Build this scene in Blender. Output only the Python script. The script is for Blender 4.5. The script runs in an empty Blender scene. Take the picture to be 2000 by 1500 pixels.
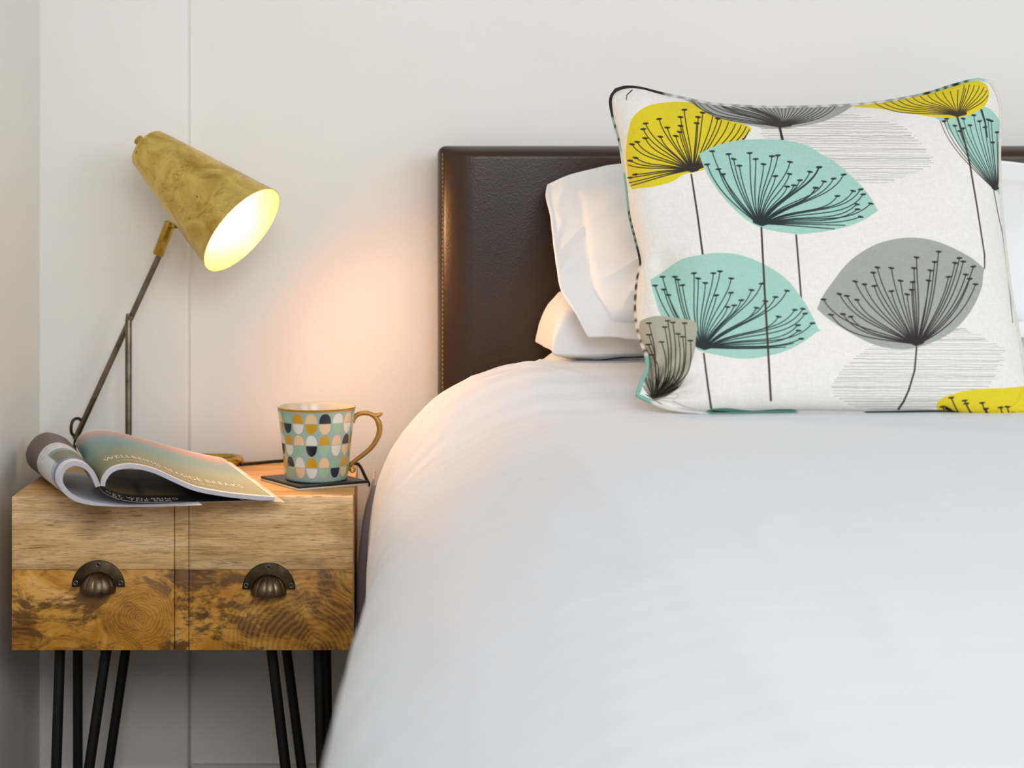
import bpy, bmesh, math, random
import numpy as np
from mathutils import Vector, noise as mn
random.seed(4); np.random.seed(4)
sc = bpy.context.scene
C = sc.collection
PI = math.pi
# ------------------------------------------------------------------ camera (image plane taken as 2000 x 1500)
F = 3100.0; CX = 745.0; CY = 465.0; H = 0.8396
cam = bpy.data.cameras.new('camera'); camo = bpy.data.objects.new('camera', cam); C.objects.link(camo)
cam.sensor_width = 36.0; cam.lens = 36.0 * F / 2000.0
cam.shift_x = (1000 - CX) / 2000.0; cam.shift_y = -(750 - CY) / 2000.0
camo.location = (0, 0, H); camo.rotation_euler = (PI / 2, 0, 0)
cam.dof.use_dof = True; cam.dof.focus_distance = 2.10; cam.dof.aperture_fstop = 3.6
cam.clip_start = 0.02
sc.camera = camo
# ------------------------------------------------------------------ world, lights, exposure
w = bpy.data.worlds.new('world'); sc.world = w; w.use_nodes = True
bg = w.node_tree.nodes['Background']; bg.inputs[0].default_value = (0.86, 0.93, 1.0, 1); bg.inputs[1].default_value = 0.60
def area(name, loc, target, sx, sy, power, col):
    l = bpy.data.lights.new(name, 'AREA'); l.shape = 'RECTANGLE'; l.size = sx; l.size_y = sy; l.energy = power; l.color = col
    o = bpy.data.objects.new(name, l); C.objects.link(o); o.location = loc
    o.rotation_euler = (Vector(target) - Vector(loc)).to_track_quat('-Z', 'Y').to_euler(); return o
area('window_daylight', (2.6, -0.9, 1.75), (0.5, 2.2, 0.7), 1.5, 1.3, 37, (0.90, 0.95, 1.0))
area('front_window_daylight', (0.45, -1.1, 1.85), (0.0, 2.2, 0.45), 1.5, 0.9, 33, (0.93, 0.96, 1.0))
sc.view_settings.view_transform = 'Standard'; sc.view_settings.look = 'None'
sc.view_settings.gamma = 1; sc.view_settings.use_curve_mapping = False
sc.view_settings.exposure = 0.0

# ------------------------------------------------------------------ helpers
def lin(c):
    return tuple(((v / 255.0) / 12.92 if v / 255.0 <= 0.04045 else ((v / 255.0 + 0.055) / 1.055) ** 2.4) for v in c[:3])
def L4(*c): return lin(c) + (1.0,)
def U(px, py, Y): return Vector(((px - CX) / F * Y, Y, H - (py - CY) / F * Y))
def mat(name, col=(200, 200, 200), rough=0.6, metal=0.0, **kw):
    m = bpy.data.materials.new(name); m.use_nodes = True
    b = m.node_tree.nodes['Principled BSDF']
    b.inputs['Base Color'].default_value = L4(*col); b.inputs['Roughness'].default_value = rough; b.inputs['Metallic'].default_value = metal
    for k, v in kw.items(): b.inputs[k.replace('_', ' ')].default_value = v
    return m
def N(m, t, **kw):
    n = m.node_tree.nodes.new(t)
    for k, v in kw.items(): setattr(n, k, v)
    return n
def LK(m, a, b): m.node_tree.links.new(a, b)
def coords(m, scale=(1, 1, 1), loc=(0, 0, 0), rot=(0, 0, 0)):
    tc = N(m, 'ShaderNodeTexCoord'); mp = N(m, 'ShaderNodeMapping')
    mp.inputs['Scale'].default_value = scale; mp.inputs['Location'].default_value = loc; mp.inputs['Rotation'].default_value = rot
    LK(m, tc.outputs['Object'], mp.inputs['Vector']); return mp.outputs['Vector']
def noise(m, vec, scale=5, detail=4, rough=0.5, dist=0.0):
    n = N(m, 'ShaderNodeTexNoise'); n.inputs['Scale'].default_value = scale; n.inputs['Detail'].default_value = detail
    n.inputs['Roughness'].default_value = rough; n.inputs['Distortion'].default_value = dist
    LK(m, vec, n.inputs['Vector']); return n.outputs['Fac']
def ramp(m, fac, stops):
    r = N(m, 'ShaderNodeValToRGB'); LK(m, fac, r.inputs['Fac'])
    el = r.color_ramp.elements
    while len(el) > 2: el.remove(el[-1])
    while len(el) < len(stops): el.new(0.5)
    for e, (p, c) in zip(el, stops):
        e.position = p; e.color = c if len(c) == 4 else L4(*c)
    return r.outputs['Color']
def mix(m, fac, a, b, mode='MIX'):
    n = N(m, 'ShaderNodeMix', data_type='RGBA', blend_type=mode)
    if isinstance(fac, (int, float)): n.inputs[0].default_value = fac
    else: LK(m, fac, n.inputs[0])
    for i, v in ((6, a), (7, b)):
        if isinstance(v, tuple): n.inputs[i].default_value = v
        else: LK(m, v, n.inputs[i])
    return n.outputs[2]
def math_(m, op, a, b=0.0, c=None):
    n = N(m, 'ShaderNodeMath', operation=op)
    for i, v in enumerate((a, b) if c is None else (a, b, c)):
        if isinstance(v, (int, float)): n.inputs[i].default_value = v
        else: LK(m, v, n.inputs[i])
    return n.outputs[0]
def bsdf(m): return m.node_tree.nodes['Principled BSDF']
def bump(m, h, strength=0.2, dist=0.002):
    b = N(m, 'ShaderNodeBump'); b.inputs['Strength'].default_value = strength; b.inputs['Distance'].default_value = dist
    LK(m, h, b.inputs['Height']); LK(m, b.outputs['Normal'], bsdf(m).inputs['Normal'])
def bw(v): return (v, v, v, 1)

ROOTLOC = {}
def root(name, loc, label, cat, group=None):
    o = bpy.data.objects.new(name, None); C.objects.link(o); o.location = loc; o.empty_display_size = 0.05
    o['label'] = label; o['category'] = cat
    if group: o['group'] = group
    ROOTLOC[o.name] = Vector(loc); return o
def obj(name, V, Fc, mats, parent=None, smooth=True, sharp=35, fm=None, col=None, label=None, loc=None):
    """links world-space geometry as one mesh object; under a parent it is stored relative to the thing's root"""
    me = bpy.data.meshes.new(name)
    off = np.zeros(3); r = parent
    while r is not None and r.parent is not None: r = r.parent
    if r is not None: off = np.array(ROOTLOC.get(r.name, r.location))
    if loc is not None: off = np.array(loc)
    V = np.asarray([tuple(v) for v in V] if not isinstance(V, np.ndarray) else V, dtype=np.float64) - off
    if isinstance(Fc, np.ndarray):
        nf, k = Fc.shape
        me.vertices.add(len(V)); me.vertices.foreach_set('co', V.astype(np.float32).ravel())
        me.loops.add(nf * k); me.loops.foreach_set('vertex_index', Fc.astype(np.int32).ravel())
        me.polygons.add(nf); me.polygons.foreach_set('loop_start', np.arange(0, nf * k, k, dtype=np.int32))
        me.update(calc_edges=True)
    else:
        me.from_pydata([tuple(v) for v in V], [], [tuple(f) for f in Fc]); me.update()
    for mm in (mats if isinstance(mats, (list, tuple)) else [mats]): me.materials.append(mm)
    if fm is not None: me.polygons.foreach_set('material_index', np.asarray(fm, dtype=np.int32))
    me.polygons.foreach_set('use_smooth', [bool(smooth)] * len(me.polygons))
    if smooth and sharp and len(me.polygons) < 60000: me.set_sharp_from_angle(angle=math.radians(sharp))
    if col is not None:
        a = me.color_attributes.new('print', 'FLOAT_COLOR', 'POINT')
        cc = np.ones((len(V), 4), dtype=np.float32); cc[:, :3] = col
        a.data.foreach_set('color', cc.ravel())
    me.validate()
    o = bpy.data.objects.new(name, me); C.objects.link(o)
    if parent is not None: o.parent = parent; 
    if loc is not None: o.location = loc; ROOTLOC[o.name] = Vector(loc)
    if label: o['label'] = label
    return o
def tag(o, label, cat, group=None):
    o['label'] = label; o['category'] = cat
    if group: o['group'] = group
    return o
def gridF(nu, nv, wrapu=False, flip=False):
    """faces of a grid with index j*nu+i"""
    iu = nu if wrapu else nu - 1
    i = np.arange(iu); j = np.arange(nv - 1); I, J = np.meshgrid(i, j)
    I2 = (I + 1) % nu
    f = np.stack([J * nu + I, J * nu + I2, (J + 1) * nu + I2, (J + 1) * nu + I], -1).reshape(-1, 4)
    return f[:, ::-1].copy() if flip else f
def box(x0, x1, y0, y1, z0, z1, r=0.0, seg=2):
    bm = bmesh.new(); bmesh.ops.create_cube(bm, size=1)
    for v in bm.verts: v.co = Vector(((x0 + x1) / 2 + v.co.x * (x1 - x0), (y0 + y1) / 2 + v.co.y * (y1 - y0), (z0 + z1) / 2 + v.co.z * (z1 - z0)))
    if r > 0: bmesh.ops.bevel(bm, geom=list(bm.edges), offset=r, segments=seg, profile=0.5, affect='EDGES')
    bm.verts.index_update(); V = [v.co.copy() for v in bm.verts]; Fc = [[v.index for v in f.verts] for f in bm.faces]; bm.free(); return V, Fc
def join(*parts):
    V = []; Fc = []
    for v, f in parts:
        o = len(V); V += [Vector(tuple(a)) for a in v]; Fc += [[i + o for i in q] for q in f]
    return V, Fc
def tube(pts, rad, n=12, cap=True, flat=1.0, closed=False):
    pts = [Vector(p) for p in pts]; m = len(pts)
    rad = [float(rad)] * m if isinstance(rad, (int, float)) else [float(q) for q in rad]
    V = []; Fc = []; up = None
    for i, p in enumerate(pts):
        if closed: t = (pts[(i + 1) % m] - pts[i - 1]).normalized()
        else: t = (pts[min(i + 1, m - 1)] - pts[max(i - 1, 0)]).normalized()
        if up is None:
            up = Vector((0, 0, 1)) if abs(t.z) < 0.9 else Vector((0, 1, 0))
        up = (up - t * up.dot(t)).normalized(); s = t.cross(up)
        for k in range(n):
            a = 2 * PI * k / n; V.append(p + rad[i] * (math.cos(a) * up * flat + math.sin(a) * s))
    for i in range(m if closed else m - 1):
        for k in range(n):
            a = i * n + k; b = i * n + (k + 1) % n; j = ((i + 1) % m) * n
            Fc.append([a, b, j + (k + 1) % n, j + k])
    if cap and not closed: Fc.append(list(range(n))[::-1]); Fc.append([(m - 1) * n + k for k in range(n)])
    return V, Fc
def lathe(prof, c, axis=(0, 0, 1), n=48, ref=None):
    """prof: (radius, height) along axis from c"""
    ax = Vector(axis).normalized(); r_ = Vector(ref) if ref else (Vector((1, 0, 0)) if abs(ax.x) < 0.9 else Vector((0, 1, 0)))
    a = (r_ - ax * r_.dot(ax)).normalized(); b = ax.cross(a); V = []; Fc = []; c = Vector(c)
    for (r, h) in prof:
        for k in range(n):
            t = 2 * PI * k / n; V.append(c + ax * h + (a * math.cos(t) + b * math.sin(t)) * max(r, 1e-5))
    for i in range(len(prof) - 1):
        for k in range(n): Fc.append([i * n + k, i * n + (k + 1) % n, (i + 1) * n + (k + 1) % n, (i + 1) * n + k])
    return V, Fc
def catmull(P, n=200, closed=False):
    P = np.asarray(P, float); d = P.shape[1]
    Q = np.vstack([P[-1], P, P[0], P[1]]) if closed else np.vstack([2 * P[0] - P[1], P, 2 * P[-1] - P[-2]])
    segs = len(P) if closed else len(P) - 1; out = []
    k = max(4, int(math.ceil(n * 2 / segs)))
    for i in range(segs):
        p0, p1, p2, p3 = Q[i], Q[i + 1], Q[i + 2], Q[i + 3]
        for t in np.linspace(0, 1, k, endpoint=False):
            out.append(0.5 * ((2 * p1) + (-p0 + p2) * t + (2 * p0 - 5 * p1 + 4 * p2 - p3) * t * t + (-p0 + 3 * p1 - 3 * p2 + p3) * t ** 3))
    if not closed: out.append(P[-1])
    out = np.array(out)
    if closed: out = np.vstack([out, out[0]])
    s = np.r_[0, np.cumsum(np.linalg.norm(np.diff(out, axis=0), axis=1))]
    t = np.linspace(0, s[-1], n)
    return np.stack([np.interp(t, s, out[:, j]) for j in range(d)], 1)
def sm(a, b, x):
    t = np.clip((np.asarray(x, float) - a) / (b - a), 0, 1); return t * t * (3 - 2 * t)
def fbm(P, sc_, seed=0, oct_=3):
    """smooth noise at an array of points (..,3)"""
    s = P.reshape(-1, 3) * sc_ + seed * 7.31
    return np.array([mn.fractal(Vector(p), 1.0, 2.0, oct_) for p in s]).reshape(P.shape[:-1])

# ------------------------------------------------------------------ materials
M = {}
m = mat('wall_paint', (229, 223, 216), 0.65)
v = coords(m); n1 = noise(m, v, 2.5, 3); LK(m, ramp(m, n1, [(0.3, (228, 225, 218)), (0.7, (233, 230, 223))]), bsdf(m).inputs['Base Color'])
bump(m, noise(m, v, 90, 5, 0.6), 0.12, 0.001); M['wall'] = m
m = mat('ceiling_paint', (235, 233, 230), 0.8); M['ceil'] = m
m = mat('carpet', (92, 78, 64), 0.95); v = coords(m)
LK(m, ramp(m, noise(m, v, 300, 4), [(0.3, (86, 62, 38)), (0.7, (124, 92, 60))]), bsdf(m).inputs['Base Color']); M['carpet'] = m
M['paint'] = mat('skirting_paint', (215, 208, 198), 0.45)

def wood(name, kind):
    m = mat(name, (200, 160, 110), 0.5)
    b = bsdf(m)
    if kind == 'pale':
        v = coords(m, (3.2, 3.2, 26)); n1 = noise(m, v, 1.6, 5, 0.6, 0.6)
        base = ramp(m, n1, [(0.25, (198, 154, 92)), (0.5, (232, 190, 134)), (0.7, (246, 212, 166))])
        big = noise(m, coords(m, (6, 6, 9), (2.3, 0, 0.4)), 1.3, 3, 0.5, 0.5)
        base = mix(m, ramp(m, big, [(0.52, bw(0)), (0.68, bw(1))]), base, mix(m, 0.6, base, L4(132, 96, 42)))
        fl = noise(m, coords(m, (26, 26, 460), (0, 0, 0.2), (0, 0.07, 0)), 1.0, 5, 0.7, 1.4)
        base = mix(m, ramp(m, fl, [(0.50, bw(0)), (0.70, bw(0.9))]), base, L4(112, 76, 28))
        fl2 = noise(m, coords(m, (14, 14, 190), (0, 0, 0.5), (0, -0.06, 0)), 1.0, 4, 0.6, 1.2)
        base = mix(m, ramp(m, fl2, [(0.35, bw(0.5)), (0.5, bw(0))]), base, L4(176, 140, 88))
        LK(m, base, b.inputs['Base Color']); bump(m, fl, 0.10, 0.0006)
    elif kind == 'burl':
        v = coords(m); tc = v
        nz = noise(m, v, 9, 4, 0.6, 0.8); nz2 = noise(m, v, 38, 5, 0.65, 1.5)
        # growth rings round two knots
        def ring(cx, cz, rad, freq):
            s = N(m, 'ShaderNodeSeparateXYZ'); LK(m, v, s.inputs[0])
            dx = math_(m, 'SUBTRACT', s.outputs[0], cx); dz = math_(m, 'SUBTRACT', s.outputs[2], cz)
            d = math_(m, 'SQRT', math_(m, 'ADD', math_(m, 'MULTIPLY', dx, dx), math_(m, 'MULTIPLY', dz, dz)))
            ph = math_(m, 'MULTIPLY', math_(m, 'ADD', d, math_(m, 'MULTIPLY', nz, 0.06)), freq)
            sn = math_(m, 'MULTIPLY_ADD', math_(m, 'SINE', ph), 0.5, 0.5)
            msk = N(m, 'ShaderNodeMapRange', interpolation_type='SMOOTHSTEP'); LK(m, d, msk.inputs['Value'])
            msk.inputs['From Min'].default_value = rad * 0.55; msk.inputs['From Max'].default_value = rad
            return sn, math_(m, 'SUBTRACT', 1.0, msk.outputs[0])
        base = ramp(m, noise(m, coords(m, (5, 5, 7), (0.3, 0, 0.1)), 2.0, 6, 0.62, 1.0),
                    [(0.30, (146, 92, 22)), (0.43, (194, 130, 34)), (0.55, (222, 164, 70)), (0.70, (238, 188, 124))])
        st = ramp(m, noise(m, coords(m, (4.2, 4.2, 6.5), (1.7, 0, 3.1)), 2.2, 6, 0.68, 1.6), [(0.48, bw(0)), (0.57, bw(0.9))])
        base = mix(m, st, base, mix(m, nz2, L4(52, 32, 10), L4(120, 76, 22)))
        streak = noise(m, coords(m, (30, 30, 110), (0, 0, 0), (0, 0.35, 0)), 1.0, 4, 0.6, 1.0)
        base = mix(m, ramp(m, streak, [(0.56, bw(0)), (0.68, bw(0.65))]), base, L4(80, 48, 16))
        r1, k1 = ring(-0.0555, 0.3426, 0.060, 1500)
        base = mix(m, math_(m, 'MULTIPLY', k1, 0.7), base, mix(m, r1, L4(160, 104, 24), L4(198, 140, 44)))
        r2, k2 = ring(0.175, 0.300, 0.150, 900)
        base = mix(m, math_(m, 'MULTIPLY', k2, 0.40), base, mix(m, r2, L4(110, 70, 24), L4(196, 144, 72)))
        sc2 = noise(m, coords(m, (20, 20, 240), (0, 0, 0), (0, 0.8, 0)), 1.0, 3, 0.6, 0.4)
        base = mix(m, ramp(m, sc2, [(0.6, bw(0)), (0.72, bw(0.35))]), base, L4(206, 160, 92))
        LK(m, base, b.inputs['Base Color']); bump(m, nz2, 0.10, 0.0005)
    else:
        v = coords(m, (3, 26, 26)); n1 = noise(m, v, 1.4, 5, 0.6, 0.8)
        base = ramp(m, n1, [(0.3, (178, 130, 72)), (0.55, (210, 162, 100)), (0.75, (226, 184, 126))])
        fl = noise(m, coords(m, (30, 420, 420)), 1.0, 3, 0.6, 0.8)
        base = mix(m, ramp(m, fl, [(0.58, bw(0)), (0.72, bw(0.6))]), base, L4(140, 100, 52))
        LK(m, base, b.inputs['Base Color']); bump(m, fl, 0.08, 0.0006)
    return m
M['pale'] = wood('pale_mango_wood', 'pale'); M['burl'] = wood('burl_mango_wood', 'burl'); M['topwood'] = wood('mango_wood_top', 'top')
M['black'] = mat('black_powder_coat', (5, 5, 6), 0.6)
def brass(name, c1, c2, rough, spots=True):
    m = mat(name, c1, rough, 1.0); v = coords(m)
    n1 = noise(m, v, 22, 5, 0.65, 0.8)
    base = ramp(m, n1, [(0.35, c2), (0.6, c1)])
    if spots:
        n2 = noise(m, v, 130, 2, 0.5, 0.2); base = mix(m, ramp(m, n2, [(0.70, bw(0)), (0.76, bw(0.8))]), base, L4(84, 60, 22))
        n4 = noise(m, coords(m, (1, 1, 1), (0.3, 0.1, 0.7)), 45, 5, 0.7, 1.4); base = mix(m, ramp(m, n4, [(0.55, bw(0)), (0.70, bw(0.55))]), base, L4(160, 126, 60))
    LK(m, base, bsdf(m).inputs['Base Color'])
    n3 = noise(m, v, 40, 4, 0.6, 0.3)
    r = N(m, 'ShaderNodeMapRange'); LK(m, n3, r.inputs['Value']); r.inputs['To Min'].default_value = rough - 0.1; r.inputs['To Max'].default_value = rough + 0.12
    LK(m, r.outputs[0], bsdf(m).inputs['Roughness']); return m
M['brass'] = brass('aged_brass', (228, 200, 112), (190, 156, 72), 0.31)
M['brass_in'] = mat('brass_inner', (228, 170, 92), 0.5, 0.5)
M['brass_b'] = brass('bright_brass', (196, 160, 70), (160, 122, 44), 0.28, False)
M['steel'] = brass('patinated_steel', (128, 118, 100), (92, 80, 60), 0.3, False)
M['bronze'] = brass('antique_bronze', (120, 104, 82), (74, 60, 44), 0.33, False)
M['bronze_d'] = brass('dark_bronze', (78, 66, 48), (48, 38, 26), 0.45, False)
M['screw'] = mat('screw_metal', (128, 124, 112), 0.35, 1.0)
M['iron'] = mat('dark_iron', (70, 72, 72), 0.35, 1.0)
M['cable'] = mat('black_cable', (16, 14, 14), 0.45)
m = mat('bulb_glow', (255, 220, 160), 0.4); b = bsdf(m); b.inputs['Emission Color'].default_value = (1.0, 0.74, 0.44, 1); b.inputs['Emission Strength'].default_value = 16; M['bulb'] = m
m = mat('brown_leather', (44, 31, 21), 0.31, Specular_IOR_Level=0.40); v = coords(m)
vo = N(m, 'ShaderNodeTexVoronoi'); vo.inputs['Scale'].default_value = 420; LK(m, v, vo.inputs['Vector']); bump(m, vo.outputs['Distance'], 0.22, 0.0006)
LK(m, ramp(m, noise(m, v, 6, 4), [(0.3, (46, 29, 13)), (0.7, (55, 36, 17))]), bsdf(m).inputs['Base Color']); M['leather'] = m
M['thread'] = mat('tan_thread', (150, 118, 60), 0.7)
def cloth(name, col, fine=900, st=0.12, stripes=False):
    m = mat(name, col, 0.85); b = bsdf(m); b.inputs['Sheen Weight'].default_value = 0.15
    v = coords(m); bump(m, noise(m, v, fine, 2), st, 0.0006)
    if stripes:
        wv = N(m, 'ShaderNodeTexWave', wave_type='BANDS', bands_direction='Y'); wv.inputs['Scale'].default_value = 9; wv.inputs['Distortion'].default_value = 0.0
        LK(m, coords(m, (1, 1, 1), (0, 0, 0), (0.5, 0, 0)), wv.inputs['Vector'])
        LK(m, ramp(m, wv.outputs['Fac'], [(0.46, bw(0.82)), (0.54, bw(0.62))]), b.inputs['Roughness'])
        LK(m, mix(m, ramp(m, wv.outputs['Fac'], [(0.46, bw(0)), (0.54, bw(1))]), L4(*col), L4(*[c - 4 for c in col])), b.inputs['Base Color'])
    return m
M['duvet'] = cloth('white_sateen_cotton', (216, 220, 226), stripes=True)
M['pillowcase'] = cloth('white_cotton', (238, 237, 236)); M['mattress'] = cloth('mattress_ticking', (225, 222, 218))
M['mauve'] = cloth('mauve_grey_cloth', (176, 158, 158)); M['basecloth'] = cloth('bed_base_cloth', (70, 60, 54))
def printed(name, rough=0.8, weave=True):
    m = mat(name, (255, 255, 255), rough); a = N(m, 'ShaderNodeAttribute'); a.attribute_name = 'print'
    if weave:
        n1 = noise(m, coords(m, (600, 200, 100)), 1, 2); n2 = noise(m, coords(m, (100, 200, 600)), 1, 2)
        c = mix(m, 1.0, a.outputs['Color'], ramp(m, math_(m, 'MULTIPLY', n1, n2), [(0.1, bw(0.90)), (0.4, bw(1.0))]), 'MULTIPLY')
        LK(m, c, bsdf(m).inputs['Base Color']); bump(m, n2, 0.12, 0.0006)
    else: LK(m, a.outputs['Color'], bsdf(m).inputs['Base Color'])
    return m
M['cushion'] = printed('printed_linen'); M['paper'] = printed('printed_paper', 0.45, False)
M['dark_paper'] = printed('dark_printed_paper', 0.6, False); bsdf(M['dark_paper']).inputs['Specular IOR Level'].default_value = 0.15
m = printed('glazed_print', 0.16, False); bsdf(m).inputs['Coat Weight'].default_value = 0.4; M['glaze'] = m
M['cream'] = mat('cream_glaze', (198, 190, 172), 0.2); M['gilt'] = mat('ochre_glaze', (176, 132, 60), 0.25, 0.35)
M['black_leather'] = mat('black_leather', (26, 22, 20), 0.42); M['grey_card'] = mat('pale_backing', (190, 190, 176), 0.6)
M['ink'] = mat('white_ink', (240, 236, 215), 0.4); M['grey_thread'] = mat('grey_thread', (120, 116, 108), 0.7)

# ------------------------------------------------------------------ setting
WB = 2.455; WP = 2.425; WL = -0.5218
def struct(name, V, Fc, mt, **k):
    o = obj(name, V, Fc, mt, **k); o['kind'] = 'structure'; return o
struct('floor', *box(WL - 0.1, 3.6, -2.4, WB + 0.1, -0.08, 0.0), M['carpet'], smooth=False)
struct('ceiling', *box(WL - 0.1, 3.6, -2.4, WB + 0.1, 2.42, 2.5), M['ceil'], smooth=False)
struct('wall_back', *box(WL - 0.1, 3.6, WB, WB + 0.1, 0, 2.42), M['wall'], smooth=False)
struct('wall_left', *box(WL - 0.1, WL, -2.4, WB, 0, 2.42), M['wall'], smooth=False)
XE = (368 - CX) / F * WP
struct('trim_1', *box(WL - 0.02, XE, WP, WB + 0.05, -0.01, 2.43, 0.005, 4), M['wall'])      # boxed-in corner standing proud of the wall
struct('baseboard_back', *box(XE + 0.002, 3.5, WB - 0.012, WB + 0.01, 0, 0.028, 0.003), M['paint'])
struct('baseboard_corner', *box(WL + 0.002, XE - 0.004, WP - 0.012, WP + 0.01, 0, 0.028, 0.003), M['paint'])

# ------------------------------------------------------------------ nightstand
NX0, NX1, NY0, NY1, NZ0, NZ1 = -0.4862, -0.0363, 2.085, 2.42, 0.2976, 0.5
ns = root('nightstand', ((NX0 + NX1) / 2, (NY0 + NY1) / 2, 0), 'mango wood bedside table with two drawers on black hairpin legs, standing beside the bed', 'bedside table')
NO = ROOTLOC[ns.name]
SP = H - (1113 - CY) / F * NY0            # height of the joint between pale and burl boards
obj('top_board', *box(NX0, NX1, NY0 + 0.0202, NY1, NZ1 - 0.014, NZ1, 0.0008), M['topwood'], ns)
obj('side_panel', *box(NX0, NX0 + 0.014, NY0 + 0.002, NY1, NZ0, NZ1 - 0.0142, 0.001), M['topwood'], ns)
obj('side_panel', *box(NX1 - 0.014, NX1, NY0 + 0.002, NY1, NZ0, NZ1 - 0.0142, 0.001), M['topwood'], ns)
obj('bottom_board', *box(NX0 + 0.0142, NX1 - 0.0142, NY0 + 0.02, NY1, NZ0, NZ0 + 0.012, 0.001), M['topwood'], ns)
obj('back_panel', *box(NX0 + 0.0142, NX1 - 0.0142, NY1 - 0.008, NY1, NZ0 + 0.0122, NZ1 - 0.0142, 0.0005), M['topwood'], ns)
def fx(px): return (px - CX) / F * NY0
xs = [NX0 + 0.0006, fx(340.5), fx(341.8), fx(368.2), fx(369.5), NX1 - 0.0012]
obj('divider', *box(xs[2], xs[3], NY0 + 0.0006, NY0 + 0.02, SP + 0.0002, NZ1 - 0.0003, 0.0004), M['pale'], ns)
obj('divider', *box(xs[2], xs[3], NY0 + 0.0006, NY0 + 0.02, NZ0 + 0.0005, SP - 0.0002, 0.0004), M['burl'], ns)
def cup_pull(px, py, parent):
    c = U(px, py, NY0 - 0.002); Z0 = c.z
    # half-moon plate
    R = 0.0348; r = 0.003; V = []; Fc = []; n = 40
    for k in range(n + 1):
        a = PI * k / n
        for (q, y) in ((r, 0), (r, -0.0012), (R - 0.001, -0.0026), (R, -0.0018), (R, 0)):
            V.append(Vector((c.x + q * math.cos(a), c.y + 0.0018 + y, Z0 + q * math.sin(a) * (1.0)) ))
    for k in range(n):
        for j in range(4): a = k * 5 + j; Fc.append([a, a + 1, a + 6, a + 5])
        a = k * 5; Fc.append([a + 4, a, a + 5, a + 9])
    Fc.append([0, 1, 2, 3, 4]); e = n * 5; Fc.append([e + 4, e + 3, e + 2, e + 1, e])
    o = obj('handle', V, Fc, [M['bronze_d'], M['bronze'], M['screw'], M['black']], parent, fm=None)
    me = o.data
    # fluted cup and three screws go into the same mesh
    V2 = []; F2 = []; mi = []
    nu, nv = 97, 18
    for j in range(nv):
        th = (0.06 + 0.97 * j / (nv - 1)) * PI / 2 * 1.08
        for i in range(nu):
            ph = -0.02 * PI + 1.04 * PI * i / (nu - 1)
            fl = abs(math.sin(ph * 5.5 + PI / 2 * 0)) ** 0.6
            q = 1 + 0.075 * (fl - 0.6) * min(1, th * 1.6)
            V2.append(Vector((c.x + 0.0232 * q * math.cos(ph) * math.sin(th), c.y - 0.020 * q * math.sin(ph) * math.sin(th), Z0 - 0.003 + 0.0225 * math.cos(th) * (1 + 0.02 * fl))))
    for f in gridF(nu, nv): F2.append(list(f)); mi.append(1)
    for (sx, sz) in ((0, 0.0292), (-0.0295, 0.0052), (0.0295, 0.0052)):
        o0 = len(V2); v_, f_ = tube([Vector((c.x + sx + 0.0027 * math.cos(t), c.y - 0.0012, Z0 + sz + 0.0027 * math.sin(t))) for t in np.linspace(0, 2 * PI, 14, endpoint=False)], 0.0006, 6, closed=True)
        V2 += v_; F2 += [[i + o0 for i in q] for q in f_]; mi += [2] * len(f_)
        o0 = len(V2); v_, f_ = lathe([(0.0022, 0), (0.0022, 0.0003), (0.00001, 0.0003)], (c.x + sx, c.y - 0.0005, Z0 + sz), (0, -1, 0), 12)
        V2 += v_; F2 += [[i + o0 for i in q] for q in f_]; mi += [3] * len(f_)
    allV = [Vector(v.co) + NO for v in me.vertices] + V2; nb = len(me.vertices)
    allF = [list(p.vertices) for p in me.polygons] + [[int(i) + nb for i in q] for q in F2]
    fmi = [0] * len(me.polygons) + mi
    bpy.data.objects.remove(o)
    h = obj('handle', allV, allF, [M['bronze_d'], M['bronze'], M['screw'], M['black']], parent, fm=fmi, sharp=50)
    h['label'] = 'antique bronze fluted cup pull with three screws'
for (a, b_, hx, hy) in ((xs[0], xs[1], 192, 1146), (xs[4], xs[5], 525, 1151)):
    d = obj('drawer', *box(a + 0.006, b_ - 0.006, NY0 + 0.0195, NY1 - 0.04, NZ0 + 0.016, NZ1 - 0.03, 0.001), M['topwood'], ns)
    obj('front_board', *box(a, b_, NY0, NY0 + 0.019, SP + 0.0002, NZ1 - 0.0003, 0.0007), M['pale'], d, label='pale streaked mango wood board')
    obj('front_board', *box(a, b_, NY0, NY0 + 0.019, NZ0 + 0.0005, SP - 0.0002, 0.0007), M['burl'], d, label='dark burled mango wood board')
    cup_pull(hx, hy, d)
def hairpin(Y, a0, a1, b0, b1):
    """two rods from the box to a bent foot; px at y=1275 and y=1500"""
    s = F / Y; yf = CY + (H - 0.008) * s
    def X(p0, p1, y): return ((p0 + (p1 - p0) * (y - 1275) / 225.0) - CX) / s
    yt = CY + (H - NZ0) * s
    A0 = Vector((X(a0, a1, yt), Y, NZ0)); A1 = Vector((X(a0, a1, yf), Y, 0.016)); B0 = Vector((X(b0, b1, yt), Y, NZ0)); B1 = Vector((X(b0, b1, yf), Y, 0.016))
    pts = [A0, A0.lerp(A1, 0.5), A1]
    mid = (A1 + B1) / 2; hw = (B1.x - A1.x) / 2
    for k in range(1, 8):
        a = PI * k / 8; pts.append(Vector((mid.x - hw * math.cos(a), Y, 0.016 - 0.0085 * math.sin(a))))
    pts += [B1, B0.lerp(B1, 0.5), B0]
    leg = obj('leg', *tube(pts, 0.0072, 12), M['black'], ns)
    xa, xb = min(A0.x, B0.x) - 0.012, max(A0.x, B0.x) + 0.012
    obj('mounting_plate', *box(max(xa, NX0 + 0.003), min(xb, NX1 - 0.003), Y - 0.018, Y + 0.018, NZ0 - 0.003, NZ0 - 0.0002, 0.0008), M['black'], leg)
hairpin(2.15, 117, 110, 207, 175); hairpin(2.31, 152, 152, 245, 213)
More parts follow.
